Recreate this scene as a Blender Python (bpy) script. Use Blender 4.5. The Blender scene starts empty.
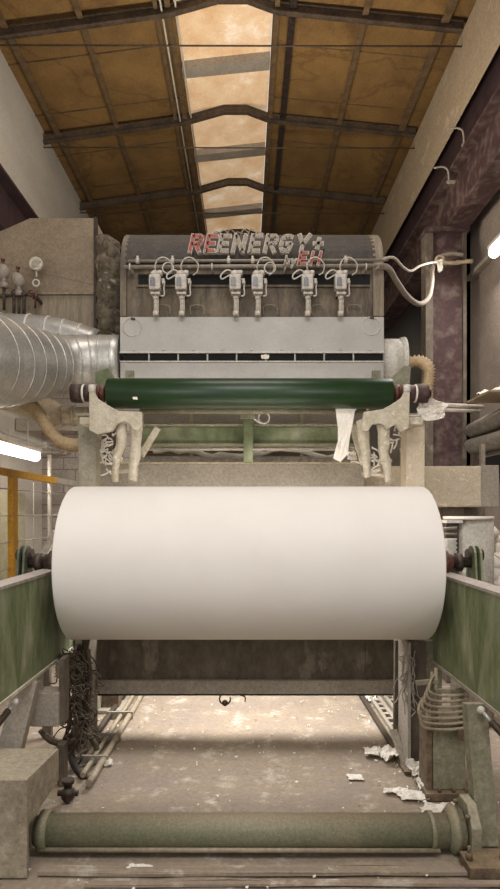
import bpy, bmesh, math, random
from mathutils import Vector, Matrix, noise
random.seed(7)
scene = bpy.context.scene
col = scene.collection
PI = math.pi

# ------------------------------------------------------------------ camera, world, lights
CAMZ = 2.1; F = 600.0; VX = 246.0; VY = 512.0
cam_d = bpy.data.cameras.new('camera'); cam = bpy.data.objects.new('camera', cam_d); col.objects.link(cam)
cam.location = (0, 0, CAMZ); cam.rotation_euler = (PI/2, 0, 0)
cam_d.sensor_width = 36; cam_d.lens = 36*F/889
cam_d.shift_x = (250-VX)/889; cam_d.shift_y = (VY-444.5)/889
cam_d.clip_start = 0.05; cam_d.clip_end = 200
scene.camera = cam
def X(px, Y): return (px-VX)/F*Y
def Z(py, Y): return CAMZ+(VY-py)/F*Y
def P(px, py, Y): return Vector((X(px, Y), Y, Z(py, Y)))

w = bpy.data.worlds.new('world'); scene.world = w; w.use_nodes = True
w.node_tree.nodes['Background'].inputs[0].default_value = (1.0, 0.965, 0.935, 1)
w.node_tree.nodes['Background'].inputs[1].default_value = 0.66
def area(name, loc, rot, sx, sy, power, colr):
    l = bpy.data.lights.new(name, 'AREA'); l.shape = 'RECTANGLE'; l.size = sx; l.size_y = sy
    l.energy = power; l.color = colr
    o = bpy.data.objects.new(name, l); o.location = loc; o.rotation_euler = rot; col.objects.link(o)
    return o
WARM = (1.0, 0.955, 0.92)
area('hall_lamp_front', (0.0, 0.6, 6.6), (math.radians(32), 0, 0), 3.2, 1.4, 125, WARM)
for s in (-1, 1): area('unseen_side_fill', (s*2.9, 1.2, 3.6), (math.radians(68), 0, s*math.radians(12)), 1.6, .5, 26, WARM)  # added fill lights without fixtures, brightening the machine from the camera side
area('hall_lamp_high', (0.0, 5.2, 9.4), (0, 0, 0), 4.5, 1.0, 120, WARM)
area('unseen_floor_fill', (0.0, 6.25, 2.3), (0, 0, 0), 2.2, 1.2, 125, (1.0, 0.965, 0.94))  # unseen light added between the frames to brighten the floor under the roll
area('unseen_roof_fill', (0.1, 9.3, 5.55), (math.radians(180), 0, 0), 3.0, 1.2, 170, (1.0, 0.9, 0.76))  # unseen light added behind the hood to brighten roof and concrete beam
area('hall_lamp_left', (-3.5, 9.2, 2.85), (0, math.radians(-25), 0), 0.2, 1.9, 28, (1.0, 0.95, 0.88))
area('unseen_gap_fill', (0.0, 9.0, 3.62), (math.radians(50), 0, 0), 2.6, 0.2, 110, (1.0, 0.95, 0.9))  # unseen light added to brighten the gap under the hood
area('hall_lamp_right', (3.8, 8.9, 6.15), (0, math.radians(35), 0), 0.2, 1.6, 60, (1.0, 0.93, 0.86))
scene.view_settings.view_transform = 'Standard'; scene.view_settings.look = 'None'
scene.view_settings.gamma = 1; scene.view_settings.use_curve_mapping = False
scene.view_settings.exposure = 0.33

# ------------------------------------------------------------------ materials
def lin(h):
    v = [int(h[i:i+2], 16)/255 for i in (0, 2, 4)]
    return tuple((c/12.92 if c <= .04045 else ((c+.055)/1.055)**2.4) for c in v)+(1,)
def mat(name, a, b=None, scale=3, rough=.75, metal=0, bump=.1, dust=None, dustamt=.7, stretch=(1, 1, 1), c=None, fine=16, lo=.35, hi=.65, grime=.42):
    m = bpy.data.materials.new(name); m.use_nodes = True
    nt = m.node_tree; N = nt.nodes; L = nt.links
    p = N['Principled BSDF']; p.inputs['Roughness'].default_value = rough; p.inputs['Metallic'].default_value = metal
    tc = N.new('ShaderNodeTexCoord'); mp = N.new('ShaderNodeMapping'); mp.inputs['Scale'].default_value = stretch
    L.new(tc.outputs['Object'], mp.inputs[0])
    n1 = N.new('ShaderNodeTexNoise'); n1.inputs['Scale'].default_value = scale; n1.inputs['Detail'].default_value = 8; n1.inputs['Roughness'].default_value = .65
    L.new(mp.outputs[0], n1.inputs['Vector'])
    r = N.new('ShaderNodeValToRGB'); e = r.color_ramp.elements
    e[0].position = lo; e[0].color = lin(a); e[1].position = hi; e[1].color = lin(b or a)
    if c: k = e.new((lo+hi)/2+.07); k.color = lin(c)
    L.new(n1.outputs['Fac'], r.inputs[0]); out = r.outputs[0]
    n2 = N.new('ShaderNodeTexNoise'); n2.inputs['Scale'].default_value = fine; n2.inputs['Detail'].default_value = 6
    L.new(mp.outputs[0], n2.inputs['Vector'])
    if dust:
        g = N.new('ShaderNodeNewGeometry'); s = N.new('ShaderNodeSeparateXYZ'); L.new(g.outputs['Normal'], s.inputs[0])
        mr = N.new('ShaderNodeMapRange'); mr.inputs[1].default_value = .25; mr.inputs[2].default_value = .9; mr.inputs[4].default_value = dustamt
        L.new(s.outputs['Z'], mr.inputs[0])
        m2 = N.new('ShaderNodeMapRange'); m2.inputs[1].default_value = .47; m2.inputs[2].default_value = .75; m2.inputs[4].default_value = .5*dustamt
        L.new(n2.outputs['Fac'], m2.inputs[0])
        ad = N.new('ShaderNodeMath'); ad.operation = 'MAXIMUM'; L.new(mr.outputs[0], ad.inputs[0]); L.new(m2.outputs[0], ad.inputs[1])
        mx = N.new('ShaderNodeMix'); mx.data_type = 'RGBA'; L.new(ad.outputs[0], mx.inputs['Factor']); L.new(out, mx.inputs['A']); mx.inputs['B'].default_value = lin(dust)
        out = mx.outputs['Result']
    if grime:
        n4 = N.new('ShaderNodeTexNoise'); n4.inputs['Scale'].default_value = fine*2.2; n4.inputs['Detail'].default_value = 10; n4.inputs['Roughness'].default_value = .8
        L.new(mp.outputs[0], n4.inputs['Vector'])
        m4 = N.new('ShaderNodeMapRange'); m4.inputs[1].default_value = .34; m4.inputs[2].default_value = .62; m4.inputs[3].default_value = 1-grime; m4.inputs[4].default_value = 1.08
        L.new(n4.outputs['Fac'], m4.inputs[0])
        x4 = N.new('ShaderNodeMix'); x4.data_type = 'RGBA'; x4.blend_type = 'MULTIPLY'; x4.inputs['Factor'].default_value = 1
        L.new(out, x4.inputs['A']); L.new(m4.outputs[0], x4.inputs['B']); out = x4.outputs['Result']
    L.new(out, p.inputs['Base Color'])
    if bump:
        bp = N.new('ShaderNodeBump'); bp.inputs['Strength'].default_value = bump; bp.inputs['Distance'].default_value = .02
        L.new(n2.outputs['Fac'], bp.inputs['Height']); L.new(bp.outputs[0], p.inputs['Normal'])
    return m
DU = 'c9bda8'
PAPER = mat('paper', 'dfdbd4', 'dbd6cf', 2, .9, bump=.02, grime=0)
SCRAP = mat('scrap_paper', 'ebe6dc', 'ddd5c8', 6, .9, bump=.2, grime=.1)
GREEN = mat('green_paint', '59643f', '6f7a52', 2.2, .72, bump=.15, dust='bdb8a4', dustamt=.85, c='7d8560', stretch=(1, 2.2, .7), fine=3)
GREEN2 = mat('pale_green_paint', '7b7b62', '98947c', 5, .7, bump=.25, dust=DU, dustamt=.6, c='86816a')
DKGREEN = mat('roller_green', '132c12', '1a3717', 3, .36, bump=.03, grime=.15)
TUBEG = mat('tube_green', '72775d', '8d886f', 2.5, .6, bump=.2, dust='9c8d76', dustamt=.75, c='7f8067', fine=30)
CREAM = mat('cream_paint', 'c4bba9', 'd8d0c1', 6, .75, bump=.3, dust='e2dbcf', dustamt=.7, c='b2a890', grime=.28)
CREAMW = mat('cream_crust', 'dcd1c0', 'ebe2d5', 9, .9, bump=1.0, fine=38, c='d2c1a4', grime=.3)
HOODG = mat('hood_grey_panel', 'a19d96', 'aca8a1', 3, .55, metal=.1, bump=.05, dust='b8b2a8', dustamt=.3, grime=.06)
HOODB = mat('hood_dusty_brown', '4f463b', '857865', 3, .8, bump=.2, dust='a69a86', dustamt=.3, stretch=(2.5, 1, .6))
HOODT = mat('hood_top_cover', '342f2b', '494139', 4, .75, bump=.15, dust='8f8678', dustamt=.2, stretch=(1, 1, 1))
BLACK = mat('gap_shade_black', '0a0908', '141210', 4, .9)  # flat black standing in for the shade inside slots and recesses
DARKST = mat('dark_steel', '2a211d', '45362f', 6, .5, metal=.3, bump=.2, dust='8c8070', dustamt=.4)
MAROON = mat('maroon_steel', '3e2728', '66534b', 2, .75, bump=.2, dust='94867a', dustamt=.9, c='4c3433', fine=6)
MAROOND = mat('maroon_dark', '2c1c1f', '40292b', 3, .8, bump=.2)
REDB = mat('red_bearing', '42221d', '653328', 8, .55, bump=.2, dust='b0a08c', dustamt=.5)
SILVER = mat('galvanised_sheet', 'b4b2ac', 'cfcdc7', 5, .38, metal=.55, bump=.08, dust='cdc6b8', dustamt=.45, stretch=(3, 1, 1))
PLEN = mat('plenum_sheet', '80705c', '96866f', 1.6, .6, metal=.25, bump=.06, dust='a8977c', dustamt=.4)
PLENS = mat('plenum_streaked', '776a58', '9a8c76', 5, .7, bump=.1, stretch=(4, 1, .4))
WRAP = mat('insulation_wrap', '80745f', 'a09480', 9, .95, bump=1.0, c='584e40')
TAN = mat('tan_duct', 'b8a98e', 'cdbfa5', 5, .8, bump=.2, dust='d8cdb8', dustamt=.5)
HOSE = mat('ribbed_hose', 'c0a27a', 'd2b890', 6, .7, bump=.1)
WHITEM = mat('white_metal', 'c9c4b8', 'dad5ca', 6, .6, bump=.1, dust='e0dace', dustamt=.5)
CRANE = mat('dusty_concrete', 'b9a78e', 'c8b69c', 2.5, .9, bump=.2, c='b3a085', stretch=(1, .6, 1))
WALLL = mat('grey_wall', 'beb7ab', 'cdc7bc', 1.2, .9, bump=.1, stretch=(1, .4, 1), grime=.15)
WALLR = mat('beige_wall', '91847a', 'a49689', 1.5, .9, bump=.1)
STEELB = mat('rafter_steel', '3f3227', '5f4d3a', 3, .7, bump=.1, dust='8c8078', dustamt=.5)
PURL = mat('purlin_steel', '55432c', '786043', 5, .7, bump=.2)
BEAMD = mat('dark_cross_beam', '6b6154', '857a6b', 3, .7, bump=.15, dust='9c9180', dustamt=.5, stretch=(1, 1, .6), c='5c5145', fine=8)
GREYB = mat('grey_beam', '9c9386', 'ada496', 2.5, .75, bump=.1, dust='b4aa98', dustamt=.6)
YEL = mat('yellow_paint', 'c08a18', 'd39b22', 5, .55, bump=.1, dust='c9b070', dustamt=.4)
TANK = mat('dusty_tank', '8d877c', 'a8a193', 7, .8, bump=.4, dust='d8d2c6', dustamt=.9)
BOXB = mat('box_beam_tan', '8f8471', 'a59a86', 4, .7, bump=.1, dust='c6bba4', dustamt=.6)
CABLE = mat('dusty_cable', '342b21', '5d503f', 12, .85, bump=.3, dust='8d7f6a', dustamt=.5)
BHOSE = mat('dark_hose', '1e1915', '332a22', 10, .6, bump=.2, dust='6b5d4c', dustamt=.5)
COPPER = mat('dusty_copper_pipe', '8f806a', 'a59880', 12, .6, bump=.3, dust='b5a890', dustamt=.6)
RUST = mat('rusty_wood', '5a4a3a', '7d6b56', 8, .9, bump=.4, dust='a59070', dustamt=.4)
GAUGEF = mat('gauge_face', 'a39b88', 'b4ac98', 6, .5)
LETC = mat('letter_edge', 'bfb5a6', 'd3cabc', 12, .8, bump=.2)
LETG = mat('letter_grey', '9a8e80', 'ada192', 12, .8, bump=.2)
LETR = mat('letter_red', 'a2544a', 'b5685c', 12, .8, bump=.2)
ACT = mat('actuator_cream', 'b5ada1', 'cfc7bc', 12, .7, bump=.3, dust='ddd5c6', dustamt=.5)
WINDOWM = mat('sight_window', '5f6063', '77777a', 9, .35)
GLAZ = mat('valve_ball', '8f8478', 'a59b8e', 8, .6, bump=.2)

def ceiling_mat():
    m = mat('stained_roof_board', '745630', '91703f', .9, .8, bump=.1)
    nt = m.node_tree; N = nt.nodes; L = nt.links; p = N['Principled BSDF']
    src = p.inputs['Base Color'].links[0].from_socket
    tc = N.new('ShaderNodeTexCoord'); n = N.new('ShaderNodeTexNoise'); n.inputs['Scale'].default_value = .55; n.inputs['Detail'].default_value = 5; n.inputs['Distortion'].default_value = .6
    L.new(tc.outputs['Object'], n.inputs['Vector'])
    r = N.new('ShaderNodeValToRGB'); e = r.color_ramp.elements
    e[0].position = .50; e[0].color = (0, 0, 0, 1); e[1].position = .54; e[1].color = (0, 0, 0, 1); k = e.new(.52); k.color = (.4, .4, .4, 1)
    L.new(n.outputs['Fac'], r.inputs[0])
    mx = N.new('ShaderNodeMix'); mx.data_type = 'RGBA'; L.new(r.outputs[0], mx.inputs['Factor']); L.new(src, mx.inputs['A']); mx.inputs['B'].default_value = lin('4a2a10')
    L.new(mx.outputs['Result'], p.inputs['Base Color'])
    return m
ROOF = ceiling_mat()
def sky_mat():
    m = mat('translucent_sheet', 'c09a70', 'e0cdb8', 1.3, .6, bump=.1, c='d2b592', grime=.12)
    p = m.node_tree.nodes['Principled BSDF']
    src = p.inputs['Base Color'].links[0].from_socket
    m.node_tree.links.new(src, p.inputs['Emission Color']); p.inputs['Emission Strength'].default_value = .46  # emission stands in for daylight coming through the sheet
    return m
SKYL = sky_mat()
def emit(name, c, s):
    m = bpy.data.materials.new(name); m.use_nodes = True; p = m.node_tree.nodes['Principled BSDF']
    p.inputs['Base Color'].default_value = c; p.inputs['Emission Color'].default_value = c; p.inputs['Emission Strength'].default_value = s
    return m
LAMP = emit('fluorescent_tube', (1, .96, .9, 1), 5)
def block_mat():
    m = mat('concrete_block', 'a59b90', 'bab0a5', 3, .9, bump=.3)
    nt = m.node_tree; N = nt.nodes; L = nt.links; p = N['Principled BSDF']
    src = p.inputs['Base Color'].links[0].from_socket
    tc = N.new('ShaderNodeTexCoord'); mp = N.new('ShaderNodeMapping'); mp.inputs['Rotation'].default_value = (PI/2, 0, 0)
    L.new(tc.outputs['Object'], mp.inputs[0])
    b = N.new('ShaderNodeTexBrick'); b.inputs['Scale'].default_value = 1; b.inputs['Brick Width'].default_value = .5; b.inputs['Row Height'].default_value = .25; b.inputs['Mortar Size'].default_value = .012
    b.inputs['Color1'].default_value = (0, 0, 0, 1); b.inputs['Color2'].default_value = (.15, .15, .15, 1); b.inputs['Mortar'].default_value = (.8, .8, .8, 1)
    L.new(mp.outputs[0], b.inputs['Vector'])
    mx = N.new('ShaderNodeMix'); mx.data_type = 'RGBA'; L.new(b.outputs['Color'], mx.inputs['Factor']); L.new(src, mx.inputs['A']); mx.inputs['B'].default_value = lin('6e665c')
    L.new(mx.outputs['Result'], p.inputs['Base Color'])
    return m
BLOCK = block_mat()
PIPEB = mat('dusty_air_pipe', '83786a', '9c9183', 10, .7, bump=.2, dust='c4baab', dustamt=.5)
POSTL = mat('faded_post', '8d8875', 'a8a28f', 5, .75, bump=.3, dust='c4bcab', dustamt=.5, c='999380')
GREENB = mat('grimy_green', '4d5341', '6b6f5a', 4, .6, bump=.2, dust='8d8874', dustamt=.5)
FLG = mat('worn_flange', '8c7c76', 'a89c94', 6, .6, bump=.1, dust='d5ccc2', dustamt=.6)
def floor_mat():
    m = mat('dusty_floor', '94867a', 'b3a79a', 2.2, .92, bump=.45, c='9d8e7a', grime=.24)
    nt = m.node_tree; N = nt.nodes; L = nt.links; p = N['Principled BSDF']
    src = p.inputs['Base Color'].links[0].from_socket
    tc = N.new('ShaderNodeTexCoord'); n = N.new('ShaderNodeTexNoise'); n.inputs['Scale'].default_value = 4.5; n.inputs['Detail'].default_value = 10; n.inputs['Roughness'].default_value = .75
    L.new(tc.outputs['Object'], n.inputs['Vector'])
    r = N.new('ShaderNodeValToRGB'); e = r.color_ramp.elements
    e[0].position = .55; e[0].color = (0, 0, 0, 1); e[1].position = .68; e[1].color = (.8, .8, .8, 1)
    L.new(n.outputs['Fac'], r.inputs[0])
    mx = N.new('ShaderNodeMix'); mx.data_type = 'RGBA'; L.new(r.outputs[0], mx.inputs['Factor']); L.new(src, mx.inputs['A']); mx.inputs['B'].default_value = lin('cdc3b5')
    n3 = N.new('ShaderNodeTexNoise'); n3.inputs['Scale'].default_value = 14; n3.inputs['Detail'].default_value = 6; L.new(tc.outputs['Object'], n3.inputs['Vector'])
    r3 = N.new('ShaderNodeValToRGB'); e = r3.color_ramp.elements; e[0].position = .66; e[0].color = (0, 0, 0, 1); e[1].position = .74; e[1].color = (.5, .5, .5, 1)
    L.new(n3.outputs['Fac'], r3.inputs[0])
    m3 = N.new('ShaderNodeMix'); m3.data_type = 'RGBA'; L.new(r3.outputs[0], m3.inputs['Factor']); L.new(mx.outputs['Result'], m3.inputs['A']); m3.inputs['B'].default_value = lin('5d4d3c')
    L.new(m3.outputs['Result'], p.inputs['Base Color'])
    return m
FLOOR = floor_mat()

# ------------------------------------------------------------------ mesh building
def catmull(pts, n=6):
    pts = [Vector(p) for p in pts]
    if len(pts) < 3: return pts
    q = [pts[0]*2-pts[1]]+pts+[pts[-1]*2-pts[-2]]
    out = []
    for i in range(1, len(q)-2):
        a, b, c, d = q[i-1:i+3]
        for k in range(n):
            t = k/n
            out.append(.5*((2*b)+(c-a)*t+(2*a-5*b+4*c-d)*t*t+(3*b-a-3*c+d)*t**3))
    out.append(pts[-1]); return out
class MB:
    def __init__(s): s.bm = bmesh.new()
    def face(s, vs, smooth=False):
        try: f = s.bm.faces.new(vs); f.smooth = smooth
        except ValueError: pass
    def hexa(s, c):
        v = [s.bm.verts.new(p) for p in c]
        for q in ((3, 2, 1, 0), (4, 5, 6, 7), (0, 1, 5, 4), (1, 2, 6, 5), (2, 3, 7, 6), (3, 0, 4, 7)): s.face([v[i] for i in q])
        return s
    def box(s, x0, x1, y0, y1, z0, z1):
        return s.hexa([(x0, y0, z0), (x1, y0, z0), (x1, y1, z0), (x0, y1, z0), (x0, y0, z1), (x1, y0, z1), (x1, y1, z1), (x0, y1, z1)])
    def bar(s, a, b, wd, ht, up=(0, 0, 1)):
        a = Vector(a); b = Vector(b); d = (b-a).normalized(); u = Vector(up)
        if abs(d.dot(u)) > .98: u = Vector((0, 1, 0))
        r = d.cross(u).normalized(); u = r.cross(d).normalized()
        c = []
        for e in (a, b):
            for (i, j) in ((-1, -1), (1, -1), (1, 1), (-1, 1)): c.append(e+r*i*wd/2+u*j*ht/2)
        return s.hexa(c)
    def tube(s, pts, r, n=12, smooth=True, cap=True, rib=0, ribn=1, fine=6):
        if smooth: pts = catmull(pts, fine)
        pts = [Vector(p) for p in pts]; N = len(pts)
        rad = r if callable(r) else (lambda t: r)
        d = (pts[1]-pts[0]).normalized(); u = Vector((0, 0, 1)) if abs(d.z) < .9 else Vector((1, 0, 0))
        rings = []
        for i, p in enumerate(pts):
            t = (pts[min(i+1, N-1)]-pts[max(i-1, 0)]).normalized()
            x = t.cross(u)
            if x.length < 1e-5: x = t.orthogonal()
            x.normalize(); u = x.cross(t).normalized()
            rr = rad(i/(N-1))
            if rib: rr += rib if i % 2 else -rib
            rings.append([s.bm.verts.new(p+(x*math.cos(k*2*PI/n)+u*math.sin(k*2*PI/n))*rr) for k in range(n)])
        for i in range(N-1):
            for k in range(n): s.face([rings[i][k], rings[i][(k+1) % n], rings[i+1][(k+1) % n], rings[i+1][k]], True)
        if cap: s.face(rings[0][::-1]); s.face(rings[-1])
        return s
    def cyl(s, a, b, r, n=24, r2=None):
        r2 = r if r2 is None else r2
        return s.tube([a, b], lambda t: r+(r2-r)*t, n, smooth=False)
    def lathe(s, a, axis, prof, n=32):       # prof: (t along axis, r)
        a = Vector(a); d = Vector(axis).normalized(); u = d.orthogonal().normalized(); x = d.cross(u)
        rings = [[s.bm.verts.new(a+d*t+(x*math.cos(k*2*PI/n)+u*math.sin(k*2*PI/n))*r) for k in range(n)] for t, r in prof]
        for i in range(len(prof)-1):
            for k in range(n): s.face([rings[i][k], rings[i][(k+1) % n], rings[i+1][(k+1) % n], rings[i+1][k]], True)
        s.face(rings[0][::-1]); s.face(rings[-1]); return s
    def prism(s, poly, axis, a, b):          # poly in the two other axes
        def mk(p, t): return {'x': (t, p[0], p[1]), 'y': (p[0], t, p[1]), 'z': (p[0], p[1], t)}[axis]
        A = [s.bm.verts.new(mk(p, a)) for p in poly]; B = [s.bm.verts.new(mk(p, b)) for p in poly]
        s.face(A); s.face(B[::-1]); n = len(poly)
        for i in range(n): s.face([A[i], B[i], B[(i+1) % n], A[(i+1) % n]])
        return s
    def ball(s, c, r, sc=(1, 1, 1), n=16):
        c = Vector(c); m = 10
        top = s.bm.verts.new(c+Vector((0, 0, r*sc[2]))); bot = s.bm.verts.new(c-Vector((0, 0, r*sc[2]))); R = []
        for i in range(1, m):
            th = PI*i/m
            R.append([s.bm.verts.new(c+Vector((r*sc[0]*math.sin(th)*math.cos(2*PI*k/n), r*sc[1]*math.sin(th)*math.sin(2*PI*k/n), r*sc[2]*math.cos(th)))) for k in range(n)])
        for k in range(n):
            s.face([top, R[0][k], R[0][(k+1) % n]], True); s.face([bot, R[-1][(k+1) % n], R[-1][k]], True)
            for i in range(m-2): s.face([R[i][k], R[i+1][k], R[i+1][(k+1) % n], R[i][(k+1) % n]], True)
        return s
    def ring(s, c, R, r, axis='y', n=24, a0=0, a1=2*PI):
        pts = []; full = abs(a1-a0-2*PI) < 1e-4
        for k in range(n+1):
            a = a0+(a1-a0)*k/n; p = Vector((R*math.cos(a), 0, R*math.sin(a)))
            if axis == 'x': p = Vector((0, p.x, p.z))
            if axis == 'z': p = Vector((p.x, p.z, 0))
            pts.append(Vector(c)+p)
        return s.tube(pts, r, 6, smooth=False, cap=not full)
    def hump(s, amp, sc):                    # irregular surface
        for v in s.bm.verts: v.co += noise.noise_vector(v.co*sc)*amp
        return s
ORG = {}
def build(name, mb, m, parent=None, bevel=0, label=None):
    bm = mb.bm; bmesh.ops.recalc_face_normals(bm, faces=bm.faces)
    if parent is not None: o0 = ORG[parent.name]
    else:
        xs = [v.co for v in bm.verts]
        o0 = Vector(((min(v.x for v in xs)+max(v.x for v in xs))/2, (min(v.y for v in xs)+max(v.y for v in xs))/2, min(v.z for v in xs)))
    for v in bm.verts: v.co -= o0
    me = bpy.data.meshes.new(name); bm.to_mesh(me); bm.free(); me.materials.append(m)
    o = bpy.data.objects.new(name, me); col.objects.link(o)
    if parent is not None: o.parent = parent
    else: o.location = o0
    ORG[o.name] = o0
    if bevel:
        b = o.modifiers.new('bevel', 'BEVEL'); b.width = bevel; b.segments = 2; b.limit_method = 'ANGLE'
    if label: o['label'] = label
    return o
def thing(name, label, cat, loc, group=None):
    o = bpy.data.objects.new(name, None); col.objects.link(o); o.location = loc; o.empty_display_size = .1
    ORG[o.name] = Vector(loc); o['label'] = label; o['category'] = cat
    if group: o['group'] = group
    return o
def single(name, mb, m, label, cat, group=None, bevel=0, kind=None):
    o = build(name, mb, m, None, bevel); o['label'] = label; o['category'] = cat
    if group: o['group'] = group
    if kind: o['kind'] = kind
    return o
def struct(name, mb, m, parent=None, bevel=0):
    o = build(name, mb, m, parent, bevel)
    if parent is None: o['kind'] = 'structure'
    return o
def copy_tree(o, parent=None):
    c = o.copy(); col.objects.link(c)
    if parent is not None: c.parent = parent
    for ch in list(o.children): copy_tree(ch, c)
    return c

# ------------------------------------------------------------------ setting
WL, WR = -4.32, 4.15
m = MB()
# floor with a shallow relief
nx, ny = 90, 140
gv = [[m.bm.verts.new((-6+13*i/nx, -1+22*(j/ny)**1.25, 0)) for i in range(nx+1)] for j in range(ny+1)]
for j in range(ny):
    for i in range(nx): m.face([gv[j][i], gv[j][i+1], gv[j+1][i+1], gv[j+1][i]], True)
for v in m.bm.verts: v.co.z = -.012+.012*noise.noise(v.co*2.3)+.006*noise.noise(v.co*9)
struct('floor', m, FLOOR)
struct('wall_left', MB().box(WL-.2, WL, -1, 21, 0, 10.25), WALLL)
struct('wall_right', MB().box(WR, WR+.2, -1, 11.3, 0, 10.6), WALLR)
struct('wall_back', MB().box(-4.5, 7, 20.5, 20.7, 0, 11), WALLL)
struct('wall_side', MB().box(WR, 7, 11.1, 11.3, 0, 10.6), MAROOND)
struct('wall_far_right', MB().box(6.8, 7, 11.3, 20.7, 0, 11), MAROOND)
struct('wall_partition', MB().box(WL, 2.6, 12.7, 12.9, 0, 4.7), BLOCK)
# ceiling boards either side of the skylight
m = MB()
m.prism([(WL-.1, 10.22), (-1.22, 10.62), (-1.22, 10.68), (WL-.1, 10.28)], 'y', -1, 21)
m.prism([(.46, 10.62), (7, 10.0), (7, 10.06), (.46, 10.68)], 'y', -1, 21)
ceil = struct('ceiling', m, ROOF)
m = MB()
for (xa, za, xb, zb) in ((WL, 10.215, -1.25, 10.61), (.5, 10.61, 3.6, 10.325)):
    for yy in [3.9+1.4*k for k in range(13)]:
        m.bar((xa, yy, za), (xb, yy, zb), .02, .015)
build('joint_strip', m, PURL, ceil)
win = struct('window_1', MB().prism([(-1.22, 10.68), (.46, 10.86), (.46, 10.9), (-1.22, 10.72)], 'y', 2, 20.5), SKYL)
m = MB()
for yy in (8.6, 11.4, 14.2, 17.0, 19.6):
    m.prism([(-1.22, 10.54), (.46, 10.72), (.46, 10.86), (-1.22, 10.68)], 'y', yy, yy+.3)
m.hump(.02, 8); build('glazing_bar', m, GREYB, win)
# rafters
prof = [(WL, 9.98), (-1.25, 10.40), (-.47, 10.62), (.02, 10.62), (.5, 10.44), (3.62, 10.12)]
raft = None
for i, (yy, wh) in enumerate(((7.2, 'above the camera side, beyond the top edge'), (10.0, 'nearest in view, crossing the top of the photo'), (12.8, 'second from the top of the photo'), (15.6, 'third from the top, just above the hood'), (18.4, 'farthest, mostly hidden behind the hood'))):
    if i == 0:
        m = MB(); m.prism(prof+[(x, z+.14) for x, z in prof[::-1]], 'y', yy-.02, yy+.02)
        raft = single('roof_rafter', m, STEELB, 'dark dusty steel roof rafter '+wh, 'rafter', 'steel roof rafters')
        fl = MB(); fl.prism([(x, z-.02) for x, z in prof]+[(x, z+.005) for x, z in prof[::-1]], 'y', yy-.05, yy+.05)
        build('bottom_flange', fl, STEELB, raft)
        fl = MB(); fl.prism([(x, z+.12) for x, z in prof]+[(x, z+.14) for x, z in prof[::-1]], 'y', yy-.05, yy+.05)
        build('top_flange', fl, STEELB, raft)
        base = raft.location.copy()
    else:
        r = copy_tree(raft); r.location = base+Vector((0, yy-7.2, 0)); r['label'] = 'dark dusty steel roof rafter '+wh
for i, yy in enumerate((10.0, 12.8, 15.6)):
    wh = ('nearest, crossing high in the photo', 'in the middle of the roof', 'farthest, low above the hood')[i]
    single('tie_rod', MB().cyl((WL, yy, 9.88), (3.6, yy, 9.86), .014, 8), STEELB, 'thin straight tie rod across the roof, '+wh, 'tie rod', 'roof tie rods')
pl = [(-4.0, 'closest to the grey left wall', .12), (-2.75, 'halfway between left wall and skylight', .1), (-1.5, 'left of the skylight, outer of the pair', .07),
      (-1.3, 'along the left edge of the skylight', .09), (.52, 'along the right edge of the skylight', .08), (.78, 'dark, a step right of the skylight edge', .12), (1.98, 'halfway between skylight and right concrete beam', .1), (3.3, 'closest to the right concrete beam', .14)]
for px, wh, wd in pl:
    zt = 10.22+(px-WL)*.4/3.1 if px < 0 else 10.62-(px-.46)*.095
    m = MB(); m.box(px-wd/2, px+wd/2, 2, 20.4, zt-.13, zt-.115); m.box(px-.01, px+.01, 2, 20.4, zt-.12, zt)
    single('roof_purlin', m, PURL if wd != .12 or px < 0 else DARKST, 'long steel roof purlin '+wh, 'purlin', 'roof purlins')
for k, px in enumerate((-1.17, -1.4)):
    m = MB().cyl((px, 2, 10.5-.08*k), (px, 20, 10.5-.08*k), .016, 8)
    single('roof_conduit', m, WHITEM, 'pale conduit pipe under the roof '+('just inside the left skylight edge' if k == 0 else 'between the two purlins left of the skylight'), 'conduit')
# crane beams and right ledge
m = MB().box(-4.3, -4.2, -1, 20.4, 6.8, 7.7); t = single('crane_beam', m, MAROOND, 'dark brown crane beam along the left wall above the dusty plenum', 'beam')
build('flange', MB().box(-4.3, -3.98, -1, 20.4, 7.7, 7.75), MAROOND, t)
build('flange', MB().box(-4.3, -3.98, -1, 20.4, 6.78, 6.83), MAROOND, t)
single('concrete_beam', MB().box(3.6, 3.63, -1, 20.4, 8.77, 10.1), CRANE, 'long smooth beige concrete beam high along the right wall', 'beam', bevel=.01)
t = single('crane_beam', MB().box(3.7, 3.74, -1, 20.4, 7.15, 8.0), MAROON, 'maroon crane beam below the beige concrete beam on the right', 'beam')
build('flange', MB().box(3.52, 3.92, -1, 20.4, 8.0, 8.05), MAROON, t)
build('flange', MB().box(3.52, 3.92, -1, 20.4, 7.1, 7.15), MAROON, t)
single('gap_shade_plate', MB().box(3.78, 3.9, 2, 20.4, 8.05, 10.0), MAROOND, 'dark maroon plate standing in for the shaded gap between the concrete beam and the crane beam', 'bracket')  # added plate, its dark colour standing in for shade in the gap
t = thing('steel_column', 'maroon dusty steel column carrying the right crane beam', 'column', (3.6, 10.7, 0))
build('web', MB().box(3.3, 3.82, 10.62, 10.72, 0, 7.1), MAROON, t)
build('flange', MB().box(3.17, 3.3, 10.58, 10.85, 0, 7.1), BEAMD, t)
build('flange', MB().box(3.82, 3.88, 10.55, 10.85, 0, 7.1), BEAMD, t)
build('cap_plate', MB().box(3.15, 3.92, 10.5, 10.9, 7.02, 7.1), MAROON, t)
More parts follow.
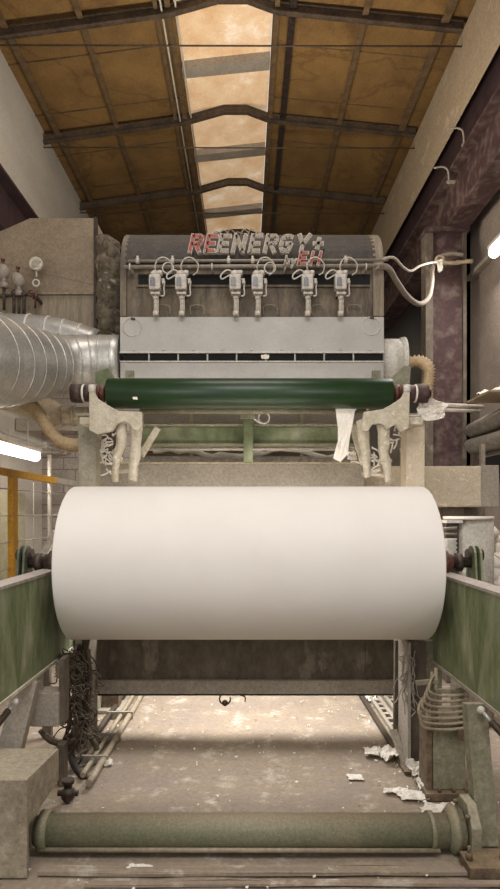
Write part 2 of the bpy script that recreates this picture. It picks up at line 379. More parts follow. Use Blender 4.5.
for k, (a, b) in enumerate((((447, 128), (467, 147)), ((434, 167), (452, 184)))):
    y0 = (9.8, 10.4)[k]
    m = MB().tube([P(a[0], a[1]+1, y0), P((a[0]+b[0])/2, a[1], y0), P(b[0]-4, a[1]+4, y0), P(b[0]-3, b[1], y0)], .016, 8, fine=4)
    m.bar(P(b[0]-5, b[1]-2, y0), P(b[0]+3, b[1]-2, y0), .05, .04)
    single('cable_hook', m, LETG, 'bent rod hook on the right crane beam, '+('upper and nearer of two' if k == 0 else 'lower and farther, above the column'), 'hook', 'hooks on the crane beam')

def lamp(name, label, x, y0, y1, z, tilt):
    t = thing(name, label, 'lamp', (x, (y0+y1)/2, z))
    s_ = 1 if x < 0 else -1
    build('diffuser', MB().tube([(x+s_*.0, y0+.03, z-.07), (x+s_*.0, y1-.03, z-.07)], .085, 20, smooth=False), LAMP, t)
    build('housing', MB().box(x-.09, x+.09, y0, y1, z, z+.05), WHITEM, t)
    for yy in (y0, y1-.04): build('end_cap', MB().box(x-.08, x+.08, yy, yy+.04, z-.05, z), WHITEM, t)
lamp('fluorescent_lamp', 'glowing fluorescent lamp above the yellow fence on the left', -3.6, 8.3, 10.3, 3.12, 0)
for yy in (8.7, 9.9): build('hanger_rod', MB().cyl((-3.6, yy, 3.08), (-3.6, yy, 3.6), .01, 6), WHITEM, bpy.data.objects['fluorescent_lamp'])
lamp('fluorescent_lamp', 'glowing fluorescent lamp high on the right wall beside the maroon column', 3.93, 7.9, 9.55, 6.28, 0)
single('cable_trunking', MB().box(4.03, 4.15, 5, 11, 6.33, 6.4), GREYB, 'thin grey trunking strip along the right wall carrying the lamp', 'trunking')

# ------------------------------------------------------------------ paper roll on its shaft
YC, ZC, RR = 4.89, 1.69, .617
XL, XR = X(51, YC-RR), X(447, YC-RR)
t = thing('paper_roll', 'huge smooth white roll of tissue paper held on a steel shaft', 'paper roll', (0, YC, ZC-RR))
ed = .012
m = MB().lathe((XL, YC, ZC), (1, 0, 0), [(0, .12), (0, RR-ed), (ed*.4, RR-ed*.3), (ed, RR), (XR-XL-ed, RR), (XR-XL-ed*.4, RR-ed*.3), (XR-XL, RR-ed), (XR-XL, .12)], 128)
build('wound_paper', m, PAPER, t)
m = MB()
for sx, x0 in ((-1, XL), (1, XR)):
    m.lathe((x0-sx*.05, YC, ZC), (sx, 0, 0), [(0, .115), (.058, .115), (.058, .07), (.09, .07)], 32)
build('cardboard_core', m, RUST, t)
t = thing('reel_shaft', 'dark steel reel shaft with ringed bearings through the white paper roll', 'shaft', (0, YC, ZC-.1))
for sx, x0 in ((-1, XL), (1, XR)):
    x1 = x0+sx*.04
    build('bearing', MB().lathe((x1, YC, ZC), (sx, 0, 0), [(0, .07), (.01, .085), (.06, .09), (.065, .075), (.09, .075), (.095, .1), (.16, .1), (.165, .07), (.2, .07)], 32), DARKST if sx < 0 else REDB, t)
    build('collar', MB().lathe((x1+sx*.2, YC, ZC), (sx, 0, 0), [(0, .05), (.03, .05), (.03, .075), (.08, .075), (.085, .045), (.2, .045)], 28), DARKST, t)
build('rod', MB().cyl((XL-.15, YC, ZC), (XR+.15, YC, ZC), .045, 20), DARKST, t)

# reel arms: green plate beams
for s in (-1, 1):
    side = 'left' if s < 0 else 'right'
    xf = 1.52*s+(.02 if s > 0 else 0)
    zt, zb = (1.64, .90) if s < 0 else (1.61, .86)
    t = thing('reel_beam', 'green steel plate beam carrying the '+side+' end of the paper roll', 'beam', (xf, 4, zb))
    lo, hi = sorted((xf, xf+s*.03))
    build('web_plate', MB().box(lo, hi, 2.5, 5.32, zb+.02, zt-.02), GREEN, t)
    lo, hi = sorted((xf-s*.012, xf+s*.13))
    build('top_flange', MB().box(lo, hi, 2.5, 5.32, zt-.02, zt), FLG, t)
    build('bottom_flange', MB().box(lo, hi, 2.5, 5.32, zb, zb+.022), CREAM if s < 0 else GREYB, t)
    build('end_plate', MB().box(lo, hi, 5.29, 5.32, zb+.022, zt-.02), GREEN, t)
    # bearing carrier
    bx = X(25, YC) if s < 0 else X(474, YC)
    cm = GREENB if s < 0 else GREEN
    t2 = thing('shaft_cradle', ('dusty green lever cradle beyond the left bearing of the shaft' if s < 0 else 'light green slotted lever cradle beyond the right bearing of the shaft'), 'cradle', (bx, YC, zt-.1))
    m = MB(); pts = [(YC-.13, zt-.16), (YC+.1, zt-.16), (YC+.09, ZC+.02)]
    for k in range(9):
        a = k*PI/8; pts.append((YC-.01+.09*math.cos(a), ZC+.05+.09*math.sin(a)))
    m.prism(pts, 'x', bx-.032, bx-.012); m.prism(pts, 'x', bx+.014, bx+.034)
    build('cheek', m, cm, t2, .006)
    build('roller', MB().cyl((bx-.06, YC, ZC+.06), (bx+.065, YC, ZC+.06), .05, 24), DARKST, t2)
    build('foot_plate', MB().box(bx-.1, bx+.1, YC-.2, YC+.2, zt-.2, zt-.16).box(min(bx, xf), max(bx, xf), YC-.15, YC+.15, zt-.24, zt-.2), GREEN2, t2)

# legs under the arms
def leg(name, label, p0, p1, wd, dp, m_, foot):
    t = thing(name, label, 'leg', p0)
    build('post', MB().bar(p0, p1, wd, dp, (0, 1, 0)), m_, t, .004)
    build('foot_plate', MB().box(p0[0]-foot, p0[0]+foot, p0[1]-.12, p0[1]+.12, 0, .03), RUST, t)
    for sx in (-1, 1): build('anchor_bolt', MB().cyl((p0[0]+sx*foot*.75, p0[1]-.08, .03), (p0[0]+sx*foot*.75, p0[1]-.08, .075), .017, 6), RUST, t)
leg('support_leg', 'pale grey slanting steel leg under the left green beam', Vector((-1.72, 4.1, .03)), Vector((-1.56, 4.3, .90)), .16, .10, GREYB, .14)
leg('support_leg', 'pale green steel leg under the right green beam', Vector((X(487, 3.72), 3.74, .03)), Vector((X(474, 3.9), 3.9, .86)), .13, .10, GREEN2, .15)
for s, y0, yb in ((-1, 4.6, 4.0), (1, 4.5, 3.6)):
    a = Vector((s*1.66, 4.0, .62 if s < 0 else .55)); b = Vector((s*1.56, 4.35, .85))
    t = thing('hydraulic_cylinder', 'dark hydraulic cylinder with bright rod beneath the '+('left' if s < 0 else 'right')+' green beam', 'cylinder', a)
    a = P(-6, 729, 3.7) if s < 0 else P(512, 745, 3.6); b = P(15, 702, 3.95) if s < 0 else P(481, 710, 3.8)
    build('barrel', MB().cyl(a, a.lerp(b, .65), .022, 16), DARKST, t)
    build('rod', MB().cyl(a.lerp(b, .6), b, .012, 12), SILVER, t)
    build('clevis', MB().ball(b, .025), WHITEM, t)

# ------------------------------------------------------------------ front cross tube
YT, ZT, RT = 3.74, .116, .1
t = thing('cross_tube', 'dusty green round steel tube lying across the floor in front', 'tube', (0, YT, .02))
build('pipe', MB().cyl((X(47, YT), YT, ZT), (X(447, YT), YT, ZT), RT, 40), TUBEG, t)
build('collar', MB().lathe((X(36, YT), YT, ZT), (1, 0, 0), [(0, .085), (.03, .085), (.03, .118), (.09, .118), (.09, .105)], 32), TUBEG, t)
build('collar', MB().lathe((X(428, YT), YT, ZT), (1, 0, 0), [(0, .108), (0, .114), (.03, .114), (.03, .108)], 32), TUBEG, t)
build('flange', MB().lathe((X(446, YT), YT, ZT+.01), (1, 0, 0), [(0, .11), (.025, .14), (.05, .15), (.05, .13), (.09, .13)], 10), TUBEG, t)
m = MB().prism([(YT-.15, 0), (YT+.16, 0), (YT+.16, .2), (YT+.07, .31), (YT-.06, .31), (YT-.15, .2)], 'x', X(463, YT), X(473, YT))
build('end_plate', m, GREEN2, t, .006)
for dy in (-.1, .1): build('bolt', MB().cyl((X(459, YT), YT+dy, .25), (X(464, YT), YT+dy, .25), .014, 6), RUST, t)
single('ground_pipe', MB().cyl((X(40, 3.65), 3.65, .045), (X(440, 3.65), 3.65, .04), .014, 12), COPPER, 'thin dusty pipe on the floor along the foot of the green tube', 'pipe')
sill = MB().box(X(40, 3.5), X(470, 3.5), 3.46, 3.53, 0, .02).box(X(90, 3.5), X(500, 3.5), 3.36, 3.4, 0, .014); bmesh.ops.subdivide_edges(sill.bm, edges=sill.bm.edges, cuts=8); sill.hump(.012, 5)
single('floor_sill', sill, FLOOR, 'low concrete sill line across the floor in front of the tube', 'sill')
t = thing('mount_base', 'rusty bolted base block at the right end of the green tube', 'base', (X(482, 3.55), 3.55, 0))
build('slab', MB().box(X(462, 3.55), X(512, 3.55), 3.42, 3.6, 0, .07), RUST, t, .006)
for px in (464, 498): build('anchor_bolt', MB().cyl((X(px, 3.5)+.03, 3.5, .07), (X(px, 3.5)+.03, 3.5, .115), .02, 6).cyl((X(px, 3.5)+.03, 3.5, .11), (X(px, 3.5)+.03, 3.5, .15), .01, 8), RUST, t)

# box beam bottom left
t = thing('box_beam', 'large beige rectangular box beam standing in the lower left foreground', 'beam', (-1.6, 3.6, 0))
m = MB(); x0, x1 = -1.95, X(28, 3.47)
m.hexa([(x0, 3.47, .28), (x1, 3.47, .28), (x1+.045, 3.9, .36), (x0, 3.9, .36), (x0, 3.47, .56), (x1, 3.47, .56), (x1+.045, 3.9, .565), (x0, 3.9, .565)])
build('beam_body', m, BOXB, t, .006)
build('front_plate', MB().box(x0, x1+.005, 3.44, 3.47, 0, .562), BOXB, t, .003)
build('rear_support', MB().box(x0, x1-.1, 3.7, 3.9, 0, .35), GREYB, t)

# ------------------------------------------------------------------ lower cross beam and portal
YB = 5.55
t = thing('lower_cross_beam', 'wide dark dusty steel cross beam under the paper roll', 'beam', (0, YB, Z(695, YB)))
xa, xb = X(88, YB), X(398, YB)
build('web_plate', MB().box(xa, xb, YB+.02, YB+.06, Z(681, YB), Z(636, YB)), BEAMD, t)
build('bottom_flange', MB().box(xa, xb, YB-.02, YB+.02, Z(695, YB), Z(680, YB)).box(xa, xb, YB-.02, YB+.2, Z(695, YB), Z(695, YB)+.015), GREYB, t)
build('top_flange', MB().box(xa, xb, YB-.06, YB+.2, Z(637, YB), Z(637, YB)+.02), GREYB, t)
for px in (109, 236, 366): build('stiffener', MB().box(X(px, YB), X(px, YB)+.015, YB-.0, YB+.02, Z(681, YB), Z(638, YB)), BEAMD, t)
t = thing('lifting_hook', 'small dark curled hook hanging under the middle of the lower beam', 'hook', P(224, 702, YB))
build('hook', MB().ring(P(225, 699, YB-.03), .05, .008, 'y', 16, PI*.8, PI*2.1), DARKST, t)
build('knob', MB().ball(P(225, 703, YB-.03), .028), DARKST, t)
build('clip', MB().tube([P(240, 695, YB-.03), P(245, 697, YB-.03), P(245, 702, YB-.03)], .006, 6), DARKST, t)
t = thing('portal_column', 'dusty brown steel column behind the hanging cables on the left', 'column', (X(82, 5.3), 5.3, 0))
build('web', MB().box(X(76, 5.3), X(90, 5.3), 5.28, 5.4, 0, Z(638, 5.3)), GREYB, t)
build('flange', MB().box(X(89, 5.3), X(92, 5.3), 5.18, 5.5, 0, Z(638, 5.3)), BEAMD, t)
build('base_plate', MB().box(X(70, 5.3), X(96, 5.3), 5.12, 5.55, 0, .03), RUST, t)
t = thing('portal_column', 'dusty brown steel column standing right of the floor opening', 'column', (X(415, 4.95), 4.95, 0))
build('web', MB().box(X(407, 4.95), X(424, 4.95), 4.9, 5.1, 0, Z(640, 4.95)), BEAMD, t, .005)
build('flange', MB().box(X(404.5, 4.95), X(407.5, 4.95), 4.85, 5.15, 0, Z(640, 4.95)), GREYB, t)
build('brace', MB().bar(P(393, 730, 5.1), P(408, 772, 4.92), .05, .04), GREYB, t)
build('brace_post', MB().bar(P(398, 640, 5.2), P(397, 735, 5.2), .06, .05), BEAMD, t)
build('cover_box', MB().box(X(422, 5), X(440, 5), 4.95, 5.1, Z(720, 5), Z(640, 5)), GREEN2, t)
build('base_plate', MB().box(X(400, 4.95), X(428, 4.95), 4.8, 5.2, 0, .02), RUST, t)
# tangled fibre on the column
m = MB()
for k in range(26):
    p = P(random.uniform(402, 416), random.uniform(642, 700), 4.86)
    pts = [p]
    for j in range(4): pts.append(pts[-1]+Vector((random.uniform(-.04, .04), random.uniform(-.02, .02), random.uniform(-.12, .01))))
    m.tube(pts, .005, 5, fine=3)
single('fibre_tangle', m, GREYB, 'tangled strings and paper fibre draped on the right column', 'fibre', kind='stuff')

# cables left
bundles = [
    ([(86, 640), (84, 665), (86, 700), (82, 730), (72, 745), (55, 752)], .03, 'thick dusty cable bundle hanging beside the left column, outermost'),
    ([(80, 645), (76, 672), (80, 705), (74, 732), (60, 742), (45, 735)], .022, 'dusty cable curving below the grey box on the left'),
    ([(88, 650), (90, 680), (88, 715), (84, 738), (70, 750)], .02, 'dusty cable hanging closest to the lower cross beam'),
    ([(72, 655), (68, 690), (70, 720), (64, 742)], .018, 'thin cable hanging right of the grey junction box'),
    ([(40, 730), (48, 740), (62, 745), (76, 738)], .018, 'short sagging cable under the grey junction box')]
for k, (pp, r, lb) in enumerate(bundles):
    m = MB().tube([P(a, b, 4.9-.05*k) for a, b in pp], r, 10, fine=6); m.hump(.006, 22)
    single('hanging_cable', m, CABLE, lb, 'cable', 'cables at the left column')
m = MB()
for k in range(170):
    p = P(random.gauss(77, 6), random.uniform(648, 738), 4.75+random.uniform(-.06, .06)); pts = [p]
    for j in range(4): pts.append(pts[-1]+Vector((random.uniform(-.06, .06), random.uniform(-.03, .03), random.uniform(-.08, .03))))
    m.tube(pts, .0055, 5, fine=3)
m.hump(.01, 14)
single('cable_tangle', m, CABLE, 'knot of matted wires and fibre hanging left below the roll', 'wire tangle', kind='stuff')
t = thing('air_spring', 'ribbed grey bellows under the far end of the left green beam', 'bellows', P(67, 678, 4.8))
build('bellows', MB().lathe(P(66, 677, 4.8), (0, 0, 1), [(0, .07)]+[(.012*i, .085 if i % 2 else .07) for i in range(1, 13)]+[(.15, .05)], 24), GREYB, t)
build('cap', MB().cyl(P(66, 659, 4.8), P(66, 654, 4.8), .06, 20), DARKST, t)
t = thing('junction_box', 'grey metal junction box below the left green beam', 'box', P(46, 727, 4.4))
build('enclosure', MB().box(X(31, 4.4), X(59, 4.4), 4.4, 4.58, Z(727, 4.4), Z(693, 4.4)), GREYB, t, .008)
build('lid', MB().box(X(32, 4.4)-.01, X(58, 4.4)+.01, 4.37, 4.4, Z(725, 4.4), Z(692, 4.4)), GREYB, t, .006)
build('bracket', MB().box(X(58, 4.4), X(63, 4.4), 4.42, 4.55, Z(725, 4.4), Z(660, 4.4)), BEAMD, t)
build('stay', MB().bar(P(40, 692, 4.5), P(40, 655, 4.5), .04, .04), GREYB, t)
single('rubber_hose', MB().tube([P(70, 742, 4.85), P(72, 760, 4.8), P(80, 774, 4.78), P(90, 779, 4.76), P(97, 775, 4.85)], .028, 12), BHOSE, 'thick black hose curving down to the floor pipes on the left', 'hose')
single('rubber_hose', MB().tube([P(80, 738, 5.0), P(88, 735, 5.0), P(95, 744, 5.0), P(97, 750, 5.0)], .024, 12), CABLE, 'short dusty hose elbow above the black hose', 'hose')
for k, (dx, zz, l2) in enumerate(((0, .03, 'nearest the open floor'), (-.09, .03, 'in the middle'), (-.2, .04, 'closest to the left column'))):
    m = MB().tube([(-1.19+dx, 4.55+.15*k, zz+.01), (-1.19+dx, 5.6, zz), (-1.17+dx, 8.5, zz)], (.028, .022, .03)[k], 10); m.hump(.004, 6)
    single('floor_pipe', m, COPPER if k != 2 else BHOSE, 'dusty pipe along the floor left of the opening, '+l2, 'pipe', 'floor pipes on the left')
for k, yy in enumerate((5.0, 5.5, 6.1)):
    single('pipe_clamp', MB().box(-1.42, -1.15, yy, yy+.025, 0, .068), GREYB, 'flat strap over the left floor pipes, '+['nearest of three', 'middle of three', 'farthest of three'][k], 'clamp')
t = thing('wooden_post', 'short rusty brown post standing on the floor behind the left pipes', 'post', (X(110, 6.4), 6.4, 0))
build('post', MB().box(X(101, 6.35), X(119, 6.35), 6.35, 6.5, .03, .6), RUST, t, .01)
build('base_plate', MB().box(X(94, 6.3), X(126, 6.3), 6.25, 6.6, 0, .03), GREYB, t)
single('valve_fitting', MB().lathe(P(68, 797, 4.35), (0, 0, 1), [(-.03, .03), (0, .05), (.05, .05), (.06, .03), (.1, .03), (.1, .045), (.13, .045)], 12).cyl(P(58, 793, 4.35), P(78, 793, 4.35), .022, 10), DARKST, 'black pipe valve fitting on the floor behind the box beam', 'valve')
single('machine_post', MB().box(X(57, 4.6), X(64, 4.6), 4.6, 4.7, 0, Z(745, 4.6)), BEAMD, 'dark brown short post behind the box beam in the lower left', 'post', bevel=.004)

# right floor: grating strips
t = thing('floor_grating', 'slotted steel grating strips in the floor right of the opening', 'grating', (1.6, 6.4, 0))
build('edge_bar', MB().box(1.285, 1.33, 5.0, 9.0, 0, .035), DARKST, t)
for k in range(3):
    x0 = 1.38+.17*k; m = MB().box(x0, x0+.035, 5.7, 8.6, 0, .035).box(x0+.09, x0+.125, 5.7, 8.6, 0, .035)
    for j in range(20): m.box(x0+.03, x0+.095, 5.7+.15*j, 5.76+.15*j, 0, .03)
    build('slotted_strip', m, GREYB, t)
    build('dark_bed', MB().box(x0+.03, x0+.095, 5.7, 8.6, 0, .012), BLACK, t)

# right: cabinet, coil pipes
t = thing('motor_cabinet', 'olive green upright cabinet below the looped pipes on the right', 'cabinet', P(449, 795, 4.55))
y0 = 4.42
build('body', MB().box(X(433, y0), X(466, y0), y0, y0+.3, .05, Z(722, y0)), GREEN2, t, .01)
build('side_channel', MB().box(X(427, y0), X(432, y0), y0, y0+.2, .03, Z(730, y0)), RUST, t)
build('plinth', MB().box(X(424, y0), X(474, y0), y0-.06, y0+.34, 0, .05), RUST, t)
for px in (438, 452, 465): build('bolt', MB().cyl((X(px, y0), y0-.03, .05), (X(px, y0), y0-.03, .085), .014, 6), RUST, t)
for k in range(7):
    zy = 696+k*5.6; yy = 4.36
    l = 432-k*2.2 if k < 4 else 424.5-(6-k)*1.4
    pts = [P(466, zy-2, yy), P(448, zy, yy), P(l+4, zy-1, yy), P(l-3, zy-6, yy), P(l-1, zy-16, yy+.03), P(l+5, zy-24, yy+.08)]
    m = MB().tube(pts, .011, 8, fine=5); m.ball(P(466, zy-2, yy), .018)
    lab = ['topmost', 'second from the top', 'third from the top', 'fourth from the top, in the middle', 'third from the bottom', 'second from the bottom', 'lowest'][k]
    single('lubrication_pipe', m, COPPER, 'thin bent pipe above olive cabinet, '+lab, 'pipe', 'looped thin pipes on the right')
t = thing('pipe_manifold', 'upright pipe manifold block right of the looped thin pipes', 'manifold', P(461, 735, 4.45))
build('block', MB().box(X(462, 4.4), X(468, 4.4), 4.4, 4.46, Z(737, 4.4), Z(690, 4.4)), GREEN2, t)
build('riser', MB().cyl(P(436, 735, 4.42), P(436, 668, 4.42), .014, 8).cyl(P(432, 735, 4.45), P(432, 672, 4.45), .012, 8), COPPER, t)
build('top_bar', MB().bar(P(416, 683, 4.42), P(438, 681, 4.42), .03, .03).bar(P(434, 691, 4.42), P(466, 691, 4.42), .03, .03), GREEN2, t)
build('end_fitting', MB().box(X(458, 4.35), X(467, 4.35), 4.33, 4.38, Z(740, 4.35), Z(729, 4.35)), RUST, t)

# paper scraps
def scrap(c, sx, sy, label, seed, tilt=(0, 0, 0), crumple=.25, group=None, mat_=None, name='paper_scrap'):
    rnd = random.Random(seed); m = MB(); n = 12; vs = {}
    R = Matrix.Rotation(tilt[2], 3, 'Z') @ Matrix.Rotation(tilt[1], 3, 'Y') @ Matrix.Rotation(tilt[0], 3, 'X')
    off = Vector((seed*3.1, seed*1.7, 0)); s = min(sx, sy)
    for i in range(n+1):
        for j in range(n+1):
            u, v = i/n-.5, j/n-.5
            k = 1+.35*noise.noise(Vector((u*3, v*3, seed)))
            a = math.atan2(v, u); q = max(abs(u), abs(v))*2
            rr = (q*(.9+.28*noise.noise(Vector((math.cos(a)*1.7, math.sin(a)*1.7, seed*2.3)))))/max(1e-6, max(abs(math.cos(a)), abs(math.sin(a))))**.7/2
            x, y = rr*math.cos(a)*sx, rr*math.sin(a)*sy
            z = crumple*s*(.6*noise.noise(Vector((u*3.2, v*3.2, 0))+off)+.35*noise.noise(Vector((u*8, v*8, 2))+off))
            vs[i, j] = m.bm.verts.new(Vector(c)+R @ Vector((x, y, z)))
    for i in range(n):
        for j in range(n): m.face([vs[i, j], vs[i+1, j], vs[i+1, j+1], vs[i, j+1]], False)
    if tilt[0] == 0 and c[2] < .3:
        lo = min(v.co.z for v in m.bm.verts)
        for v in m.bm.verts: v.co.z += .002-lo-.01*.5
    o = single(name, m, mat_ or SCRAP, label, 'paper', group)
    sd = o.modifiers.new('thick', 'SOLIDIFY'); sd.thickness = .003
    return o
G = 'torn paper scraps on the floor'
scrap((X(419, 4.72), 4.72, .09), .2, .18, 'largest crumpled white paper scrap leaning at the foot of the right column', 3, (.5, .2, .3), .4)
scrap((X(428, 4.55), 4.55, .03), .2, .16, 'crumpled white paper scrap against the olive cabinet base', 5, crumple=.6, group=G)
scrap((X(412, 4.42), 4.42, .02), .24, .14, 'flat white paper scrap on the floor left of the olive cabinet base', 8, crumple=.25, group=G)
scrap((X(398, 4.45), 4.5, .02), .22, .1, 'long thin paper scrap on the floor nearest the opening on the right', 9, crumple=.3, group=G)
scrap((X(378, 5.2), 5.2, .02), .28, .2, 'ragged paper scrap lying beside the grating edge bar', 12, crumple=.3, group=G)
scrap((X(393, 5.1), 5.1, .02), .24, .26, 'heaped paper scrap below the grating, near the column brace', 14, crumple=.5, group=G)
scrap((X(355, 4.75), 4.75, .01), .13, .1, 'small pale scrap alone on the open floor, right half', 15, crumple=.2, group=G)
scrap((X(372, 6.7), 6.7, .02), .14, .18, 'white scrap at the far end of the grating edge bar', 16, crumple=.4, group=G)
scrap((X(445, 4.25), 4.2, .03), .4, .2, 'dusty paper sheet on the floor in front of the olive cabinet', 18, crumple=.25, group=G)
scrap((X(140, 3.52), 3.52, .02), .16, .09, 'small paper scrap on the floor in front of the tube, left half', 19, crumple=.3, group=G)
scrap((X(335, 3.56), 3.5, .03), .1, .06, 'small white scrap under the front tube, right of the middle', 21, crumple=.5, group=G)
scrap((X(105, 5.0), 5.0, .09), .14, .12, 'crumpled scrap caught on the left floor pipes', 22, crumple=.6)
m = MB(); rnd = random.Random(4)
for k in range(420):
    y = rnd.uniform(3.3, 8.5); x = rnd.uniform(-1.25, 2.0)
    if k % 3 == 0: x = rnd.gauss(1.45, .22); y = rnd.uniform(4.2, 6.5)
    if k % 7 == 0: x = rnd.gauss(-1.3, .15)
    if abs(y-YT) < .16: continue
    s = rnd.uniform(.004, .014); a = rnd.uniform(0, PI)
    vs = [m.bm.verts.new((x+s*math.cos(a+q)*rnd.uniform(.6, 1.4), y+s*math.sin(a+q)*rnd.uniform(.6, 1.4), .008+rnd.uniform(0, .01))) for q in (0, 1.3, 2.9, 4.4)]
    b = m.bm.verts.new((x, y, -.004)); m.face(vs)
    for i in range(4): m.face([vs[i], vs[(i+1) % 4], b])
single('paper_crumbs', m, SCRAP, 'crumbs of white paper littering the floor', 'paper', kind='stuff')

# ------------------------------------------------------------------ hood
HX0, HX1, HY = X(120, 6.72), X(384, 6.72), 6.72
t = thing('drying_hood', 'large dusty steel drying hood with lettering above the green roller', 'hood', ((HX0+HX1)/2, 7.5, Z(378, HY)))
zc, rc, yc = 4.82, .6, HY+.6
def hprof(y_in, n=14):
    pts = [(y_in, Z(316, HY))]
    for k in range(n+1):
        a = PI-k*(PI*.62)/n; pts.append((yc+(rc-(y_in-HY))*math.cos(a), zc+(rc-(y_in-HY))*math.sin(a)))
    pts.append((8.6, zc+rc*.45)); pts.append((8.6, Z(316, HY))); return pts
h = MB().prism(hprof(HY+.05), 'x', HX0+.06, HX1-.1); body = build('shell', h, HOODB, t)
def arcband(a0, a1, r, x0, x1, n=14, ymax=None):
    m = MB(); A = []; 
    for k in range(n+1):
        a = PI-a0-(a1-a0)*k/n; A.append((yc+r*math.cos(a), zc+r*math.sin(a)))
    B = []
    for k in range(n, -1, -1):
        a = PI-a0-(a1-a0)*k/n; B.append((yc+(r-.03)*math.cos(a), zc+(r-.03)*math.sin(a)))
    return m.prism(A+B, 'x', x0, x1)
c = arcband(math.radians(7), math.radians(112), rc, HX0+.05, HX1-.09)
for f in c.bm.faces: f.smooth = False
build('top_cover', c, HOODT, t)
build('side_plate', MB().prism(hprof(HY), 'x', HX0, HX0+.07), HOODB, t, .005)
build('side_plate', MB().prism(hprof(HY), 'x', HX1-.12, HX1), PLENS, t, .005)
build('recess', MB().box(HX0+.2, HX1-.15, HY+.035, HY+.055, Z(284, HY), Z(273, HY)), BLACK, t)  # black strip on the shell, recess shade put into its colour
build('ledge', MB().box(HX0+.18, HX1-.15, HY+.02, HY+.06, Z(286, HY), Z(284, HY)), HOODB, t)
# grey front panels
YP = 6.62
pan = build('front_panel', MB().prism([(YP, Z(353, YP)), (YP, Z(317, YP)), (YP+.05, Z(315.5, YP)), (8.6, Z(315.5, YP)), (8.6, Z(353, YP))], 'x', X(120, YP), X(384, YP)), HOODG, t, .004)
build('lower_panel', MB().box(X(120, YP), X(384, YP), YP+.01, 8.4, Z(379, YP), Z(361, YP)), HOODG, t, .004)
build('slot', MB().box(X(122, YP)+.01, X(384, YP)-.01, YP+.01, 8.3, Z(361, YP), Z(353, YP)), BLACK, t)  # solid black block, the shade of the slot is in its colour
build('lip', MB().box(X(120, YP), X(384, YP), YP-.025, YP+.02, Z(353.4, YP), Z(352.2, YP)), WHITEM, t)
build('lip', MB().box(X(120, YP), X(384, YP), YP-.01, YP+.02, Z(362, YP), Z(361, YP)), WHITEM, t)
for k in range(9):
    px = 134+29.5*k
    b = MB().cyl(P(px, 349, YP+.01), P(px, 349, YP-.02), .013, 10); build('bolt', b, WHITEM, t)
for k in range(8):
    px = 149+29.2*k; build('spacer', MB().cyl(P(px, 361, YP), P(px, 353, YP), .009, 8), WHITEM, t)
for px, py, r in ((132, 327, .1), (371, 326, .1)):
    build('inspection_port', MB().ring(P(px, py, YP-.003), r, .006, 'y', 32), LETC, t)
    build('port_latch', MB().bar(P(px-1, py-8.5, YP-.01), P(px+3, py-8, YP-.01), .02, .02), DARKST, t)
for px in (130, 376): build('corner_bracket', MB().box(X(px-4, YP), X(px+4, YP), YP-.03, YP+.02, Z(379, YP), Z(371, YP)).cyl(P(px, 374, YP-.05), P(px, 374, YP), .02, 8), GREEN2, t)
for px in (163, 197, 270, 318, 354):
    build('grab_handle', MB().tube([P(px-6, 315, HY+.01), P(px-6, 306, HY-.01), P(px+6, 306, HY-.01), P(px+7, 315, HY+.01)], .006, 6, fine=5), PIPEB, t)
scrap(P(265, 357, YP-.03), .09, .05, 'small white paper scrap caught in the slot of the hood', 31, (PI/2, 0, 0), .5)

# pipes in front
YQ = 6.6
t = thing('air_pipe', 'upper thin horizontal air pipe across the hood below the letters', 'pipe', P(256, 261, YQ+.03))
build('pipe', MB().cyl(P(128, 261, YQ+.03), P(388, 260, YQ+.03), .014, 12), PIPEB, t)
for px in (137, 172, 228, 252, 300, 345): build('fitting', MB().cyl(P(px-1, 261, YQ+.03), P(px+2.4, 261, YQ+.03), .03, 10).cyl(P(px+.5, 261, YQ+.03), P(px+.5, 256, YQ+.03), .012, 8), LETC, t)
t = thing('air_pipe', 'lower thick horizontal air pipe across the hood above the valves', 'pipe', P(256, 267, YQ))
build('pipe', MB().cyl(P(124, 267, YQ), P(384, 265.5, YQ), .02, 14), PIPEB, t)
for px in (130, 212, 285, 366): build('clamp', MB().ring(P(px, 267, YQ), .03, .01, 'x', 16).box(X(px, YQ)-.01, X(px, YQ)+.01, YQ, HY+.05, Z(268, YQ), Z(266, YQ)), LETC, t)

